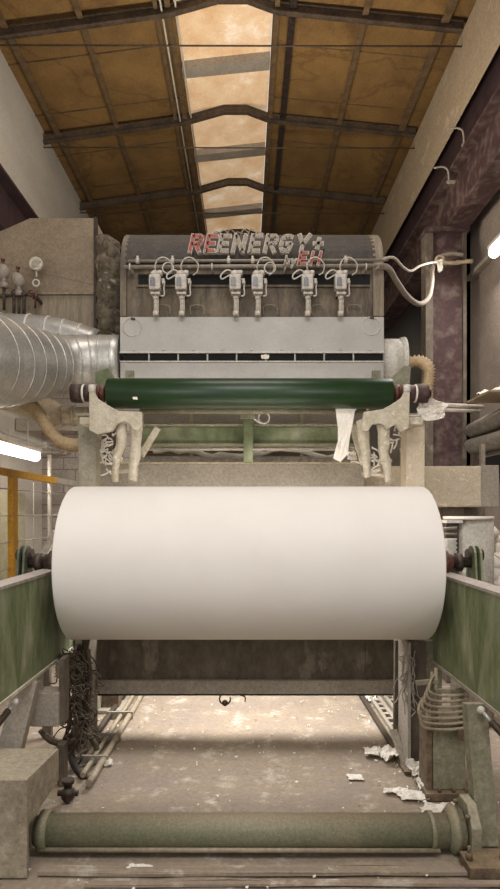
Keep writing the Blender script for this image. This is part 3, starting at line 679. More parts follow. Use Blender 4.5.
# actuators
acts = [(156, 276, 'leftmost cream pneumatic valve on the hood, at the left end of the pipes'),
        (182, 276, 'second cream pneumatic valve from the left, left of the red letter R'),
        (236, 276, 'left one of the close middle pair of cream pneumatic valves'),
        (258, 276, 'right one of the close middle pair of cream pneumatic valves'),
        (308, 276, 'cream pneumatic valve directly below the small red letters'),
        (341, 276, 'rightmost cream pneumatic valve on the hood')]
YA = 6.55
def actuator(px, label):
    q = lambda dx, py, dy=0: P(px+dx, py, YA+dy)
    t = thing('pneumatic_valve', label, 'valve', q(0, 315), 'pneumatic valves on the hood')
    sz = 6.55/600
    b = build('housing', MB().box(q(-6.5, 0).x, q(5, 0).x, YA-.06, YA+.05, Z(291, YA), Z(276, YA)), ACT, t, .014)
    build('sight_window', MB().prism([(q(-3.5+2.7*math.cos(a)*.9+1, 0).x, Z(281.5-2.4*math.sin(a), YA)) for a in [PI*k/8 for k in range(9)]]+[(q(-5, 0).x, Z(288, YA)), (q(0, 0).x, Z(288, YA))], 'y', YA-.068, YA-.06), WINDOWM, b)
    build('dome', MB().ball(q(-1, 273.5), .045, (1, .9, .8)).cyl(q(-1, 276), q(-1, 273), .05, 14).cyl(q(4, 276), q(4, 271), .028, 12), ACT, t)
    build('yoke', MB().box(q(-5, 0).x, q(4.5, 0).x, YA-.05, YA+.04, Z(295.5, YA), Z(293.3, YA)).cyl(q(-3.4, 296), q(-3.4, 291), .012, 8).cyl(q(2.6, 296), q(2.6, 291), .012, 8), ACT, t, .003)
    build('stem', MB().cyl(q(-.3, 316), q(-.3, 295), .022, 12).cyl(q(2, 312), q(2, 296), .009, 8), LETC, t)
    build('stem_nut', MB().cyl(q(-.3, 299.5), q(-.3, 297), .034, 6).cyl(q(-.3, 316), q(-.3, 311.5), .032, 12), LETC, t)
    build('side_tube', MB().tube([q(5, 279), q(8.5, 281), q(8, 288), q(8.3, 295), q(5, 296)], .009, 6, fine=4).box(q(6, 0).x, q(8.5, 0).x, YA-.02, YA+.02, Z(284, YA), Z(279, YA)), ACT, t)
    build('bracket', MB().box(q(-2, 0).x, q(2, 0).x, YA+.04, HY+.05, Z(292, YA), Z(289, YA)), DARKST, t)
    return t
a0 = actuator(156, acts[0][2]); base = a0.location.copy(); AT = [a0]
for px, py, lb in acts[1:]:
    c = copy_tree(a0); c.location = base+Vector((X(px, YA)-X(156, YA), 0, 0)); c['label'] = lb; AT.append(c)
for k, (px, py, lb) in enumerate(acts):
    ex = [0, 0, -1, 1, 0, 0][k]
    if k != 2:
        m = MB().tube([P(px+1, 274, YA), P(px-1, 266, YA-.05), P(px+3, 258.5, YA-.08), P(px+10, 258, YA-.08), P(px+16, 264, YA-.06), P(px+15, 272, YA-.03), P(px+11, 275, YA)], .0075, 8)
        single('air_hose', m, LETC, 'looped cream air hose rising from the '+['leftmost valve', 'second valve from the left', '', 'right valve of the middle pair', 'valve below the small red letters', 'rightmost valve'][k], 'hose', 'looped air hoses on the hood')
    m = MB()
    if k in (0, 3): m.ring(P(px+12, 268, YA-.02), .06, .007, 'y', 18)
    else: m.tube([P(px-3, 272, YA), P(px-9, 270, YA-.03), P(px-15, 275, YA-.05), P(px-14, 279, YA-.04), P(px-8, 276, YA-.02), P(px-4, 274, YA)], .008, 8)
    single('air_hose', m, WHITEM, 'small '+('coiled' if k in (0, 3) else 'crooked')+' side hose next to the '+['leftmost valve', 'second valve from the left', 'left valve of the middle pair', 'right valve of the middle pair', 'valve below the small red letters', 'rightmost valve'][k], 'hose', 'side hoses on the hood')

# letters (strokes in a unit box, w relative to height)
def strokes(ch):
    if ch == 'R': return [((.1, 0), (.1, 1)), ((.1, .92), (.55, .92)), ((.55, .92), (.66, .8)), ((.66, .8), (.66, .6)), ((.66, .6), (.55, .47)), ((.55, .47), (.1, .47)), ((.35, .45), (.68, 0))]
    if ch == 'E': return [((.1, 0), (.1, 1)), ((.1, .92), (.66, .92)), ((.1, .5), (.58, .5)), ((.1, .08), (.66, .08))]
    if ch == 'N': return [((.1, 0), (.1, 1)), ((.12, .95), (.66, .05)), ((.68, 0), (.68, 1))]
    if ch == 'G': return [((.68, .85), (.5, .92)), ((.5, .92), (.25, .9)), ((.25, .9), (.1, .7)), ((.1, .7), (.1, .3)), ((.1, .3), (.25, .08)), ((.25, .08), (.6, .08)), ((.6, .1), (.68, .5)), ((.68, .48), (.4, .48))]
    if ch == 'Y': return [((.05, 1), (.36, .45)), ((.7, 1), (.36, .45)), ((.36, .5), (.36, 0))]
    if ch == '+': return [((.05, .5), (.6, .5)), ((.325, .2), (.325, .8))]
    if ch == 'H': return [((.1, 0), (.1, 1)), ((.66, 0), (.66, 1)), ((.1, .5), (.66, .5))]
    if ch == 'K': return [((.1, 0), (.1, 1)), ((.12, .45), (.64, 1)), ((.28, .58), (.68, 0))]
    if ch == 'b': return [((.1, 0), (.1, 1)), ((.1, .58), (.5, .58)), ((.54, .58), (.54, .06)), ((.5, .06), (.1, .06))]
    if ch == 'y': return [((.08, .62), (.32, .05)), ((.6, .62), (.2, -.3))]
YL = HY-.09
sign = thing('marquee_lettering', 'raised letters reading REENERGY+ by EH on top of the hood', 'sign', P(258, 262, YL))
def put(ch, px, py0, hpx, wpx, red, nb=True, th=.25, YL=YL):
    H = hpx*YL/600; W = wpx*YL/600; x0 = X(px, YL); z0 = Z(py0, YL); lean = .22
    def T(u, v): return (x0+u*W+lean*v*H, z0+v*H)
    def layer(wid, ya, yb, ext):
        m = MB()
        for (a, b) in strokes(ch):
            A = Vector(T(*a)); B = Vector(T(*b)); d = (B-A).normalized(); n = Vector((-d.y, d.x))*wid/2; e = d*ext
            m.prism([tuple(A-e+n), tuple(A-e-n), tuple(B+e-n), tuple(B+e+n)], 'y', ya, yb)
        return m
    L = build('letter', layer(th*H, YL, YL+.05, .01), LETC, sign)
    build('letter_face', layer(th*H*.66, YL-.008, YL+.001, 0), LETR if red else LETG, L)
    if nb:
        m = MB(); ends = set()
        for a, b in strokes(ch): ends.add(a); ends.add(b)
        for e_ in ends:
            if e_[1] in (0, 1, .08): p = T(*e_); build('bulb', MB().ball((p[0], YL-.012, p[1]), .008, n=8), WHITEM, L)
word = 'REENERGY+'; xs = [188, 203.5, 216.5, 231, 248, 263, 278, 295, 311]
for ch, px in zip(word, xs): put(ch, px, 252, 17.5, 16.5, px < 210, True)
put('b', 284, 264, 8, 8, False, False, .3, 6.52); put('y', 290.5, 264, 8, 8, False, False, .3, 6.52)
put('E', 297, 264.5, 13, 13, True, False, .25, 6.52); put('H', 309, 264.5, 13, 14, True, False, .25, 6.52)
for px in (288, 303, 317): build('bracket', MB().cyl(P(px, 261, 6.53), P(px, 261, 6.66), .008, 6), DARKST, sign)
for px in range(192, 326, 12): build('mounting_pin', MB().cyl(P(px, 249, YL+.04), (X(px, YL), HY+.1, Z(249, YL)), .006, 6), DARKST, sign)

# paper cobweb on the hood crest, and wires
m = MB()
for k in range(7):
    m.tube([P(212+7*k, 236, 7.3), P(216+7*k, 233-random.random()*4, 7.3), P(222+7*k, 234, 7.3)], .006, 5, fine=4)
single('wire_tangle', m, LETG, 'pale tangled wires on top of the hood under the skylight', 'wire', kind='stuff')

# cables from hood to column
single('air_hose', MB().tube([P(384, 258.5, YQ), P(394, 258, 6.8), P(403, 267, 7.3), P(411, 271, 7.8), P(420, 266, 8.4), P(430, 263, 9.4), P(441, 262, 10.4)], .016, 10), LETC, 'thin cream hose running from the hood to the maroon column', 'hose')
single('air_hose', MB().tube([P(376, 266, YQ), P(388, 268, 6.75), P(397, 282, 7.1), P(408, 297, 7.6), P(420, 304, 8.2), P(429, 297, 8.9), P(432, 283, 9.6), P(433, 268, 10.3), P(440, 257, 10.4), P(452, 254, 10.4), P(463, 255, 10.4)], .034, 12), LETG, 'thick grey sagging hose from the hood up to the column', 'hose')
single('paper_hung_pipe', MB().tube([P(438, 261, 10.3), P(450, 263, 10.3), P(462, 262, 10.3), P(472, 261, 10.2)], .035, 8).hump(.02, 14), CRANE, 'dust crusted pipe crossing the maroon column near its top', 'pipe')
scrap(P(440, 266, 10.25), .1, .24, 'pale scrap hanging on the pipe at the column top', 41, (PI/2, 0, 0), .4)
single('pipe_clamp', MB().ring(P(440, 260, 10.3), .07, .025, 'y', 14), CRANE, 'round clamp holding the hoses to the maroon column', 'clamp')

# ------------------------------------------------------------------ green press roller
YG = 6.0
t = thing('guide_roller', 'long glossy dark green roller below the hood', 'roller', (0, YG, Z(408, YG)))
zg = Z(393.5, YG)
x0, x1 = X(108, YG), X(391, YG)
build('cylinder', MB().lathe((x0, YG, zg), (1, 0, 0), [(0, .05), (0, .14), (.01, .15), (x1-x0-.01, .15), (x1-x0, .14), (x1-x0, .05)], 64), DKGREEN, t)
build('shaft', MB().cyl((X(71, YG), YG, zg), (X(430, YG), YG, zg), .05, 20), DARKST, t)
for s in (-1, 1):
    e = x0 if s < 0 else x1
    build('bearing', MB().lathe((e+s*.02, YG, zg), (s, 0, 0), [(0, .05), (0, .085), (.05, .09), (.05, .06), (.07, .06), (.07, .095), (.12, .09)], 24), REDB, t)
    build('coupling', MB().lathe((e+s*.16, YG, zg), (s, 0, 0), [(0, .06), (0, .08), (.07, .085), (.07, .07), (.09, .07), (.09, .095), (.2, .095), (.2, .04)], 24), DARKST if s < 0 else MAROON, t)
    build('ring', MB().ring((e+s*.24, YG, zg), .08, .012, 'x', 20), SCRAP, t)
scrap((X(138, YG), YG-.152, Z(401, YG)), .05, .03, 'tiny white paper fleck on the left of the green roller', 51, (PI/2, 0, 0), .1)

# stands
YS = 6.15
for s in (-1, 1):
    side = 'left' if s < 0 else 'right'
    a, b = (78, 96) if s < 0 else (406, 425)
    t = thing('roller_stand', ('pale grey-green stand post and bracket at the left end of the green roller' if s < 0 else 'crusted cream stand post and bracket at the right end of the green roller'), 'stand', (X((a+b)/2, YS), YS, 0))
    build('post', MB().box(X(a, YS), X(b, YS), YS, YS+.22, 0, Z(416, YS)), POSTL if s < 0 else CREAMW, t, .01)
    build('cap_plate', MB().box(X(a-1.5, YS), X(b+2, YS), YS-.03, YS+.25, Z(416, YS), Z(413.5, YS)), CREAM, t)
    if s < 0:
        poly = [(89, 391), (93, 389), (97, 398), (106, 404), (118, 411), (142, 412), (142, 426), (137, 431), (133, 429), (129, 423), (123, 421), (116, 424), (112, 431), (97, 434), (89, 430)]
    else:
        poly = [(410, 391), (406, 389), (402, 397), (394, 403), (383, 409), (364, 412), (362, 430), (368, 431), (373, 424), (381, 423), (388, 429), (396, 424), (401, 432), (409, 428)]
    build('bracket', MB().prism([(X(x, 5.82), Z(y, 5.82)) for x, y in poly], 'y', 5.82, 5.88), CREAM, t, .006)
    build('bracket_web', MB().box(X(a+2, 5.88), X(b-2, 5.88), 5.88, YS+.01, Z(424, 5.88), Z(417, 5.88)), CREAM, t)
    build('bearing_cap', MB().cyl(P(92 if s < 0 else 407, 385, 5.84), P(92 if s < 0 else 407, 392, 5.84), .035, 12), WHITEM, t)
    hs = [[(121, 424), (122, 440), (117, 460), (115, 482)], [(137, 426), (136, 445), (134, 465), (132, 480)]] if s < 0 else [[(362, 420), (364, 440), (366, 460), (368, 478)], [(384, 424), (384, 445), (386, 462), (389, 482)]]
    for hh in hs:
        m = MB(); q = [P(x, y, 5.95) for x, y in hh]
        m.tube(q, lambda t_: .062-.026*t_, 8, fine=5); m.ball(q[2], .05, (1.1, .8, .7)); m.hump(.022, 9)
        build('hanger', m, CREAM, t, .008)
    if s < 0:
        build('strut', MB().bar(P(158, 428, YS), P(141, 456, YS), .06, .05, (0, 1, 0)), CREAM, t)
        build('clamp_bar', MB().bar(P(112, 473, YS-.08), P(138, 470, YS-.08), .04, .03), CREAM, t)
    else:
        build('clamp_bar', MB().bar(P(364, 473, YS-.1), P(392, 478, YS-.1), .04, .03).bar(P(362, 474, YS-.1), P(380, 470, YS-.1), .05, .03), CREAM, t)
        build('strut', MB().bar(P(352, 425, YS), P(364, 465, YS), .06, .05, (0, 1, 0)), CREAM, t)
# fins above bearings
single('guard_plate', MB().prism([(X(x, 6.25), Z(y, 6.25)) for x, y in ((95, 372), (108, 368), (118, 382), (118, 392), (96, 392))], 'y', 6.25, 6.29), GREEN, 'small green guard plate behind the left roller bearing', 'plate')
single('guard_plate', MB().prism([(X(x, 6.25), Z(y, 6.25)) for x, y in ((384, 385), (404, 366), (411, 366), (409, 392), (384, 392))], 'y', 6.25, 6.29), GREEN2, 'pale green triangular guard plate behind the right roller bearing', 'plate')

# rails under the roller
rails = [(406, 6.2, .022, WHITEM, 'thin pale rail just below the green roller'), (411, 6.25, .03, GREEN2, 'pale green rail below the thin pale rail'),
         (449, 6.9, .02, WHITEM, 'thin white rod below the green cross beam')]
for py, yy, r, mm, lb in rails:
    m = MB().cyl(P(140 if yy < 6.8 else 142, py, yy), P(366 if yy < 6.8 else 360, py, yy), r, 12)
    single('guide_rail', m, mm, lb, 'rail')
t = thing('green_cross_beam', 'dusty green cross beam between the roller stands', 'beam', P(250, 446, 6.7))
build('web', MB().box(X(140, 6.7), X(360, 6.7), 6.7, 6.8, Z(444, 6.7), Z(427, 6.7)), GREEN, t, .008)
build('flange', MB().box(X(140, 6.7), X(360, 6.7), 6.64, 6.84, Z(427, 6.7), Z(425, 6.7)), GREEN2, t)
build('flange', MB().box(X(140, 6.7), X(360, 6.7), 6.64, 6.84, Z(446, 6.7), Z(444, 6.7)), GREEN2, t)
t = thing('center_bracket', 'upright green bracket in the middle of the green cross beam', 'bracket', P(248, 462, 6.55))
build('upright', MB().box(X(243.5, 6.5), X(253, 6.5), 6.5, 6.62, Z(462, 6.5), Z(414, 6.5)), GREEN, t, .006)
build('head', MB().box(X(240, 6.5), X(256, 6.5), 6.46, 6.62, Z(419, 6.5), Z(414, 6.5)), GREEN2, t, .006)
single('wire_loop', MB().ring(P(264, 418, 6.5), .06, .01, 'y', 18).tube([P(254, 418, 6.5), P(258, 422, 6.5), P(262, 423, 6.5)], .012, 6), WHITEM, 'curled pale wire beside the green middle bracket', 'wire')
# rear lit structure
t = thing('rear_walkway', 'dusty tan beams of a walkway seen through the gap under the hood', 'walkway', (0, 8.2, 0))
for px in (-1.35, 1.45): build('leg', MB().box(px-.04, px+.04, 8.4, 8.48, 0, 2.75), GREYB, t)
build('edge_beam', MB().box(-1.5, 1.6, 8.2, 8.3, Z(424, 8.2), Z(413, 8.2)), GREYB, t)
build('deck', MB().box(-1.5, 1.6, 7.9, 9.2, Z(463, 8.0), Z(457, 8.0)), TANK, t)
build('toe_board', MB().box(-1.45, 1.55, 8.35, 8.4, Z(456, 8.3), Z(446, 8.3)), PLEN, t)
for px in (190, 300, 340): build('stanchion', MB().box(X(px, 8.2), X(px+3, 8.2), 8.15, 8.2, Z(458, 8.2), Z(413, 8.2)), TAN, t)
m = MB(); m.tube([P(150, 452, 7.3), P(190, 450, 7.3), P(240, 455, 7.3), P(290, 450, 7.3), P(345, 455, 7.3)], .03, 10); m.hump(.08, 5)
single('dust_heap', m, SCRAP, 'long ridge of white paper dust on the grey band behind the roll', 'dust', kind='stuff')
t = thing('rear_cross_beam', 'broad grey-brown steel band behind the top of the paper roll', 'beam', P(230, 500, 7.0))
build('web', MB().box(X(97, 6.95), X(364, 6.95), 6.95, 7.0, 1.6, Z(464, 6.95)), GREYB, t)
build('top_lip', MB().box(X(97, 6.95), X(364, 6.95), 6.9, 7.35, Z(464, 6.95), Z(462.5, 6.95)), TAN, t)
build('end_post', MB().box(X(97, 6.95), X(101, 6.95), 6.93, 6.95, 1.6, Z(455, 6.95)), DARKST, t)
t = thing('box_girder', 'thick cream crusted box girder running right to the wall behind the roll', 'girder', P(430, 510, 7.3))
build('girder', MB().box(X(364, 7.2), X(482, 7.2), 7.2, 7.7, Z(507, 7.2), Z(466, 7.2)), CREAMW, t, .02)
build('end_section', MB().box(X(481, 7.2), X(500, 7.2), 7.22, 7.7, Z(507, 7.2), Z(465, 7.2)), GREYB, t, .01)
build('support', MB().box(X(452, 7.2), X(470, 7.2), 7.4, 7.65, 0, Z(507, 7.2)).box(X(470, 7.2), X(484, 7.2), 7.45, 7.6, 0, Z(507, 7.2)), BEAMD, t)
# torn paper
m = MB(); pts = [(335, 405), (356, 405), (357, 410), (352, 413), (351, 425), (350, 440), (348, 455), (341, 462), (334, 459), (339, 440), (341, 425), (341, 413), (336, 409)]
m.prism([(X(x, 6.0), Z(y, 6.0)) for x, y in pts], 'y', 6.02, 6.024); bmesh.ops.triangulate(m.bm, faces=m.bm.faces)
bmesh.ops.subdivide_edges(m.bm, edges=m.bm.edges, cuts=2); m.hump(.03, 6)
single('torn_paper', m, SCRAP, 'torn white paper strip hanging from the right part of the green roller', 'paper')
scrap(P(431, 410, 6.05), .34, .22, 'crumpled white paper wad beside the right roller bearing', 61, (PI/2, 0, 0), .45)
scrap(P(414, 416, 6.05), .16, .05, 'thin paper shred on top of the right stand post', 62, (.3, 0, 0), .5)
scrap(P(352, 456, 6.4), .12, .1, 'small torn scrap near the foot of the hanging strip', 63, (PI/2, 0, .2), .5)
m = MB(); rnd = random.Random(11)
for cx, cy, n in ((102, 448, 26), (110, 455, 16), (372, 462, 18), (398, 440, 14)):
    for k in range(n):
        p = P(cx+rnd.gauss(0, 5), cy+rnd.gauss(0, 8), 6.35)
        q = p+Vector((rnd.uniform(-.12, .12), rnd.uniform(-.05, .05), rnd.uniform(-.12, .12)))
        m.tube([p, (p+q)/2+Vector((rnd.uniform(-.03, .03), 0, rnd.uniform(-.03, .03))), q], .009, 5, fine=3)
single('paper_shreds', m, SCRAP, 'stringy white paper shreds caught around the roller stands', 'paper', kind='stuff')

# ------------------------------------------------------------------ ducts and plenum left
t = thing('plenum_box', 'large brownish sheet metal plenum box on the upper left', 'plenum', (-2.5, 7.9, Z(338, 7.6)))
y0 = 7.6
build('upper_body', MB().prism([(X(-70, y0), Z(262, y0)), (X(30, y0), Z(218, y0)), (X(95, y0), Z(218, y0)), (X(95, y0), Z(293, y0)), (X(-70, y0), Z(293, y0))], 'y', y0, 9.0), PLEN, t, .006)
build('lower_body', MB().box(X(-70, y0), X(95, y0), y0+.02, 8.9, Z(342, y0), Z(293, y0)), PLENS, t)
build('seam', MB().box(X(-70, y0), X(95, y0), y0-.012, y0, Z(294.5, y0), Z(292.5, y0)).bar((X(0, y0), y0, Z(262, y0)), (X(95, y0), y0, Z(285, y0)), .008, .008), PLENS, t)
build('corner_angle', MB().box(X(94, y0), X(97, y0), y0-.02, y0+.05, Z(342, y0), Z(217.5, y0)), DARKST, t)
m = MB(); n1, n2 = 16, 40; y1 = 7.45
prev = None
for j in range(n2+1):
    row = []
    for i in range(n1+1):
        u = i/n1; v = j/n2
        x = X(98+22*u, y1); z = Z(330-92*v+6*u, y1)
        yy = y1-.12*math.sin(PI*u)+.06*noise.noise(Vector((u*3, v*9, 0)))+.05*noise.noise(Vector((u*7, v*22, 3)))
        row.append(m.bm.verts.new((x+.02*noise.noise(Vector((v*8, u, 5))), yy, z)))
    if prev:
        for i in range(n1): m.face([prev[i], prev[i+1], row[i+1], row[i]], True)
    prev = row
o = single('insulation_wrap', m, WRAP, 'wrinkled dusty cloth wrap between the plenum box and the hood', 'wrap')
sd = o.modifiers.new('thick', 'SOLIDIFY'); sd.thickness = .03; sd.offset = 1
t = thing('pressure_gauge', 'round dial gauge on a short stem against the plenum box', 'gauge', P(36, 289, 7.45))
yg = 7.45
build('case', MB().lathe(P(37, 265, yg), (0, -1, 0), [(0, .07), (.01, .083), (.05, .083), (.055, .075)], 28), LETC, t)
build('dial', MB().cyl(P(37, 265, yg-.054), P(37, 265, yg-.058), .066, 28), GAUGEF, t)
build('needle', MB().bar(P(33.5, 264.5, yg-.062), P(39.5, 266, yg-.062), .008, .006, (0, 1, 0)), LETC, t)
build('stem', MB().cyl(P(36.5, 271, yg-.02), P(36.5, 277, yg-.02), .012, 8), LETC, t)
build('siphon_loop', MB().ring(P(36, 283, yg-.02), .04, .012, 'y', 20), LETC, t)
build('stem_foot', MB().cyl(P(37, 287, yg-.02), P(35, 308, yg-.02), .014, 8).cyl(P(36, 293, yg-.02), P(35, 299, yg-.02), .028, 10), REDB, t)
build('bracket', MB().box(X(36, yg), X(38, yg), yg-.01, 7.62, Z(300, yg), Z(297, yg)), DARKST, t)
for k, (px, py, s) in enumerate(((3, 272, 1), (18, 280, 1))):
    yv = 7.3+.05*k
    t = thing('ball_valve', 'grey domed steam valve '+('at the left picture edge' if k == 0 else 'between the edge valve and the round gauge'), 'valve', P(px, py+25, yv), 'domed valves by the plenum')
    m = MB().ball((0, 0, 0), .085, (.9, .9, 1.15))
    R = Matrix.Rotation(-.5 if k else 0, 3, 'Y')
    for v in m.bm.verts: v.co = R @ v.co+P(px, py, yv)
    build('dome', m, GLAZ, t)
    build('handle', MB().cyl(P(px, py-6, yv), P(px, py-12, yv), .016, 8).cyl(P(px, py-11, yv), P(px, py-13.5, yv), .024, 10), REDB, t)
    build('neck', MB().cyl(P(px+1, py+5, yv), P(px+1, py+12, yv), .03, 10).cyl(P(px+1, py+11, yv), P(px+1, py+16, yv), .045, 10), GLAZ, t)
    build('stem', MB().cyl(P(px+1, py+12, yv), P(px+1, py+38, yv), .018, 8), DARKST, t)
t = thing('steam_pipe', 'dark thin pipework with valves in front of the plenum box', 'pipe', P(20, 310, 7.35))
yv = 7.35
build('pipe', MB().cyl(P(-8, 298, yv), P(34, 294, yv), .014, 8), DARKST, t)
for px in (14, 24): build('riser', MB().cyl(P(px, 290, yv), P(px, 316, yv), .02, 8).ball(P(px, 292+px*.1, yv), .035), DARKST, t)
build('handwheel', MB().ring(P(31, 293, yv-.05), .035, .012, 'y', 16).bar(P(28, 293, yv-.05), P(34, 293, yv-.05), .01, .01), REDB, t)

# main duct
def D(px, py, Y): return P(px, py, Y)
t = thing('air_duct', 'large silver segmented duct bending from the left edge to the hood', 'duct', (-2.2, 6.2, 3.3))
path = [Vector((-2.55, 4.2, 3.40)), Vector((-2.5, 5.3, 3.47)), Vector((-2.38, 6.05, 3.6)), Vector((-2.15, 6.6, 3.72)), Vector((-1.8, 6.85, 3.79)), Vector((-1.42, 6.88, 3.80))]
cp = catmull(path, 5)
rr = lambda t_: .44-.12*max(0, min(1, (t_-.35)/.3))
build('duct_body', MB().tube(cp, rr, 40, smooth=False), SILVER, t)
m = MB()
for i in range(2, len(cp)-1, 2):
    a = cp[i]; d = (cp[i+1]-cp[i-1]).normalized(); r0 = rr(i/(len(cp)-1))
    build('seam_band', MB().lathe(a-d*.012, d, [(0, r0-.01), (.004, r0+.006), (.02, r0+.006), (.024, r0-.01)], 40), SILVER, t)
build('hood_collar', MB().lathe(cp[-1]-Vector((.1, 0, 0)), (1, 0, 0), [(0, .25), (0, .32), (.03, .32), (.03, .28), (.1, .28)], 36), SILVER, t)
t = thing('branch_duct', 'smaller silver duct lying behind the large duct below the plenum', 'duct', (-2.3, 7.2, 3.9))
pp = catmull([P(-30, 333, 7.3), P(30, 335, 7.3), P(65, 340, 7.3), P(97, 350, 7.3)], 4)
build('duct_body', MB().tube(pp, .24, 28, smooth=False), SILVER, t)
for i in (2, 4, 6, 8, 10): build('seam_band', MB().lathe(pp[i], (1, 0, 0), [(0, .23), (.004, .25), (.02, .25), (.024, .23)], 28), WHITEM, t)
t = thing('lower_duct', 'tan dusty pipe under the large silver duct at the left edge', 'duct', P(30, 412, 6.9))
build('pipe', MB().tube([P(-20, 395, 6.3), P(20, 404, 6.9), P(40, 413, 7.2), P(60, 416, 7.3), P(90, 416, 7.3)], .11, 20), TAN, t)
for px in (52, 60, 72): build('band', MB().lathe(P(px, 416, 7.3), (1, 0, 0), [(0, .11), (.004, .128), (.03, .128), (.034, .11)], 20), TAN, t)
pts = catmull([P(22, 402, 6.5), P(32, 406, 6.5), P(41, 417, 6.5), P(49, 430, 6.5), P(59, 441, 6.5), P(72, 445, 6.45), P(86, 444, 6.4)], 12)
single('ribbed_hose', MB().tube(pts, .062, 16, smooth=False, rib=.013), HOSE, 'ribbed tan flexible hose curving down under the silver duct on the left', 'hose')
# right stub duct
t = thing('outlet_duct', 'short white round duct stub on the right side of the hood', 'duct', P(398, 362, 6.9))
zc2 = Z(361, 6.9); xh = HX1
build('duct_body', MB().cyl((xh-.02, 6.95, zc2), (X(401, 6.95), 6.95, zc2), .26, 40), WHITEM, t)
build('flange', MB().lathe((X(399, 6.95), 6.95, zc2), (1, 0, 0), [(0, .25), (0, .275), (.025, .275), (.025, .28), (.045, .28), (.045, .2)], 40), WHITEM, t)
pts = catmull([P(402, 364, 6.93), P(418, 361, 6.88), P(428, 367, 6.8), P(429, 378, 6.8), P(427, 392, 6.8), P(426, 405, 6.8)], 9)
single('ribbed_hose', MB().tube(pts, .06, 16, smooth=False, rib=.012), HOSE, 'ribbed tan flexible hose beside the white duct stub on the right', 'hose')
# hood hangers: side frames
for s, px in ((-1, 99), (1, 392)):
    x = X(px, 7.6)
    single('hood_support', MB().box(x, x+.14, 7.75, 7.95, 0, 3.7 if s > 0 else 3.3), BEAMD, 'dusty upright frame post behind the stand on the '+('left' if s < 0 else 'right'), 'post')

# ------------------------------------------------------------------ fence left
t = thing('safety_fence', 'yellow and grey safety fence with wire panels left of the machine', 'fence', (-3.2, 9.5, 0))
XF = -3.2; zf = 2.68
build('top_rail', MB().box(XF-.03, XF+.03, 5.5, 10.05, zf-.1, zf), YEL, t, .004)
build('top_rail', MB().box(XF-.03, XF+.03, 10.05, 12.2, zf-.1, zf), GREYB, t, .004, 'grey rear rail')
build('post', MB().box(XF-.04, XF+.04, 8.15, 8.32, 0, zf-.1), YEL, t, .004)
build('post', MB().box(XF-.2, XF-.14, 8.1, 8.16, 0, zf-.1), YEL, t, .004)
build('post', MB().box(XF-.03, XF+.03, 6.0, 6.1, 0, zf-.1), YEL, t, .004)
build('post', MB().box(XF-.025, XF+.025, 9.75, 9.82, 0, zf+.35), GREYB, t, .004, 'grey post')
build('post', MB().box(XF-.025, XF+.025, 11.6, 11.66, 0, zf-.05), GREYB, t, .004, 'grey post')
for ya, yb in ((6.1, 8.15), (8.32, 9.75), (9.82, 11.6)):
    m = MB()
    for k in range(7): m.cyl((XF, ya, .25+.36*k), (XF, yb, .25+.36*k), .008, 6)
    n = int((yb-ya)/.6)
    for k in range(1, n): m.cyl((XF, ya+k*(yb-ya)/n, .1), (XF, ya+k*(yb-ya)/n, zf-.1), .004, 5)
    build('wire_panel', m, GREYB, t)
t = thing('wall_conduit', 'white conduit pipe running along the left wall above the lamp', 'conduit', (-3.8, 10, 3.3))
build('pipe', MB().cyl((-3.7, 6, 3.32), (-3.7, 12.6, 3.32), .025, 8), WHITEM, t)
for yy in (9.3, 11.0, 12.2): build('clip', MB().box(-3.73, -3.67, yy, yy+.05, 3.28, 3.38).box(-4.32, -3.7, yy+.01, yy+.04, 3.3, 3.33), WHITEM, t)
single('steel_joist', MB().box(-4.3, -2.2, 11.2, 11.35, 3.62, 3.85), GREYB, 'grey joist across the left side above the white conduit', 'joist')
single('steel_joist', MB().box(-3.5, -3.36, 6.5, 12.6, 3.86, 4.05), CRANE, 'tan joist running back along the left side under the ducts', 'joist')
t = thing('storage_panel', 'yellowish panel stack behind the wire fence at the left edge', 'panel', (-4.1, 9.6, 0))
build('panel', MB().box(-4.25, -4.05, 8.6, 11.0, .6, 2.45), mat('yellowed_board', 'a39d80', 'b5af92', 4, .8), t)
build('frame', MB().box(-4.28, -4.02, 8.6, 11.0, .3, .6), RUST, t)
t = thing('control_lever', 'angled grey lever behind the left end of the paper roll', 'lever', P(45, 548, 5.6))
build('arm', MB().bar(P(43, 556, 5.6), P(56, 532, 5.6), .06, .05, (0, 1, 0)), GREYB, t)
build('mount', MB().bar(P(43, 556, 5.6), (-1.85, 5.6, 0), .08, .06, (0, 1, 0)), BEAMD, t)

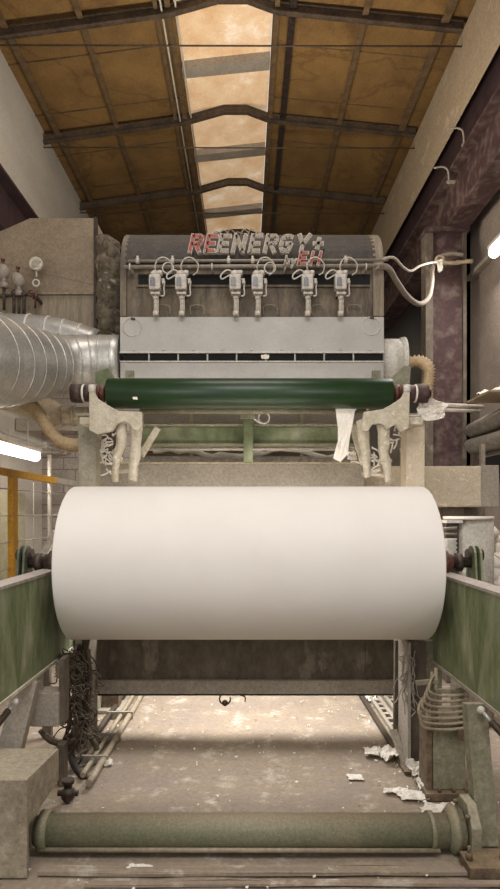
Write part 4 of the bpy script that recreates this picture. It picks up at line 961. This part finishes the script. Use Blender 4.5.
# ------------------------------------------------------------------ right side behind the arm
t = thing('dust_tank', 'grey dusty round tank with a white dusted lid behind the right bearing', 'tank', (2.28, 6.0, 0))
tx = X(474, 6.0)
build('shell', MB().cyl((tx, 6.05, 0), (tx, 6.05, Z(519, 5.8)), .205, 40), TANK, t)
build('lid', MB().cyl((tx-.04, 6.05, Z(519.5, 5.8)), (tx-.04, 6.05, Z(516.5, 5.8)), .245, 40), SCRAP, t)
t = thing('drive_unit', 'dark motor housing between the paper roll and the grey tank', 'motor', P(450, 560, 5.7))
build('body', MB().box(X(446, 5.9), X(459, 5.9), 5.9, 6.1, 1.2, Z(521, 5.9)), DARKST, t, .01)
build('cap', MB().box(X(445, 5.9), X(461, 5.9), 5.85, 6.1, Z(523, 5.9), Z(520, 5.9)), WHITEM, t)
build('cooling_ribs', MB().lathe(P(449, 556, 5.55), (0, 0, 1), [(-.1, .06)]+[(-.1+.02*i, .075 if i % 2 else .06) for i in range(1, 14)], 20), WHITEM, t)
build('pipe', MB().cyl(P(441, 529, 5.6), P(457, 528, 5.6), .014, 8).cyl(P(441, 534, 5.6), P(457, 534, 5.6), .01, 8), GREEN2, t)
m = MB()
for k in range(7): m.ball(P(497+random.uniform(-3, 6), 532+8*k, 6.3), .07+random.random()*.03, (1, .8, .8))
m.hump(.03, 12); single('crusted_valve', m, SCRAP, 'white paper crusted valve cluster at the right edge beside the tank', 'valve')
single('machine_post', MB().box(X(494, 7.5), X(498, 7.5), 7.9, 7.98, 0, Z(440, 7.5)), GREYB, 'thin grey upright at the right edge behind the box girder', 'post')
m = MB().cyl((3.92, 7, 3.62), (3.92, 10.4, 3.5), .13, 16).hump(.08, 5)
single('insulated_pipe', m, TANK, 'upper dusty insulated pipe along the lower right wall', 'pipe', 'insulated pipes on the right wall')
m = MB().cyl((3.92, 7, 3.2), (3.92, 10.4, 3.2), .12, 16).hump(.08, 5)
single('insulated_pipe', m, TANK, 'lower dusty insulated pipe along the lower right wall', 'pipe', 'insulated pipes on the right wall')
scrap((X(492, 9.0), 9.0, Z(391, 9.0)), .5, .35, 'pale sheet lying on the wall shelf at the right edge', 71, (.2, -.2, 0), .3)
single('wall_shelf', MB().box(3.5, 4.15, 8.6, 9.5, Z(397, 9), Z(397, 9)+.03), CRANE, 'dusty shelf on the right wall under the pale sheet', 'shelf')
single('wall_bracket', MB().cyl(P(446, 405, 9.6), P(483, 407, 9.6), .035, 10).cyl(P(446, 410, 9.6), P(480, 411, 9.6), .03, 10), LETC, 'pinkish pair of pipes sticking out beside the maroon column', 'pipe')
single('wall_recess_shade', MB().box(3.95, 4.12, 8.4, 10.2, 2.65, 3.0), BLACK, 'black block standing in for a shaded recess in the right wall under the insulated pipes', 'recess')  # solid block on the wall, opening's shade put into its black colour
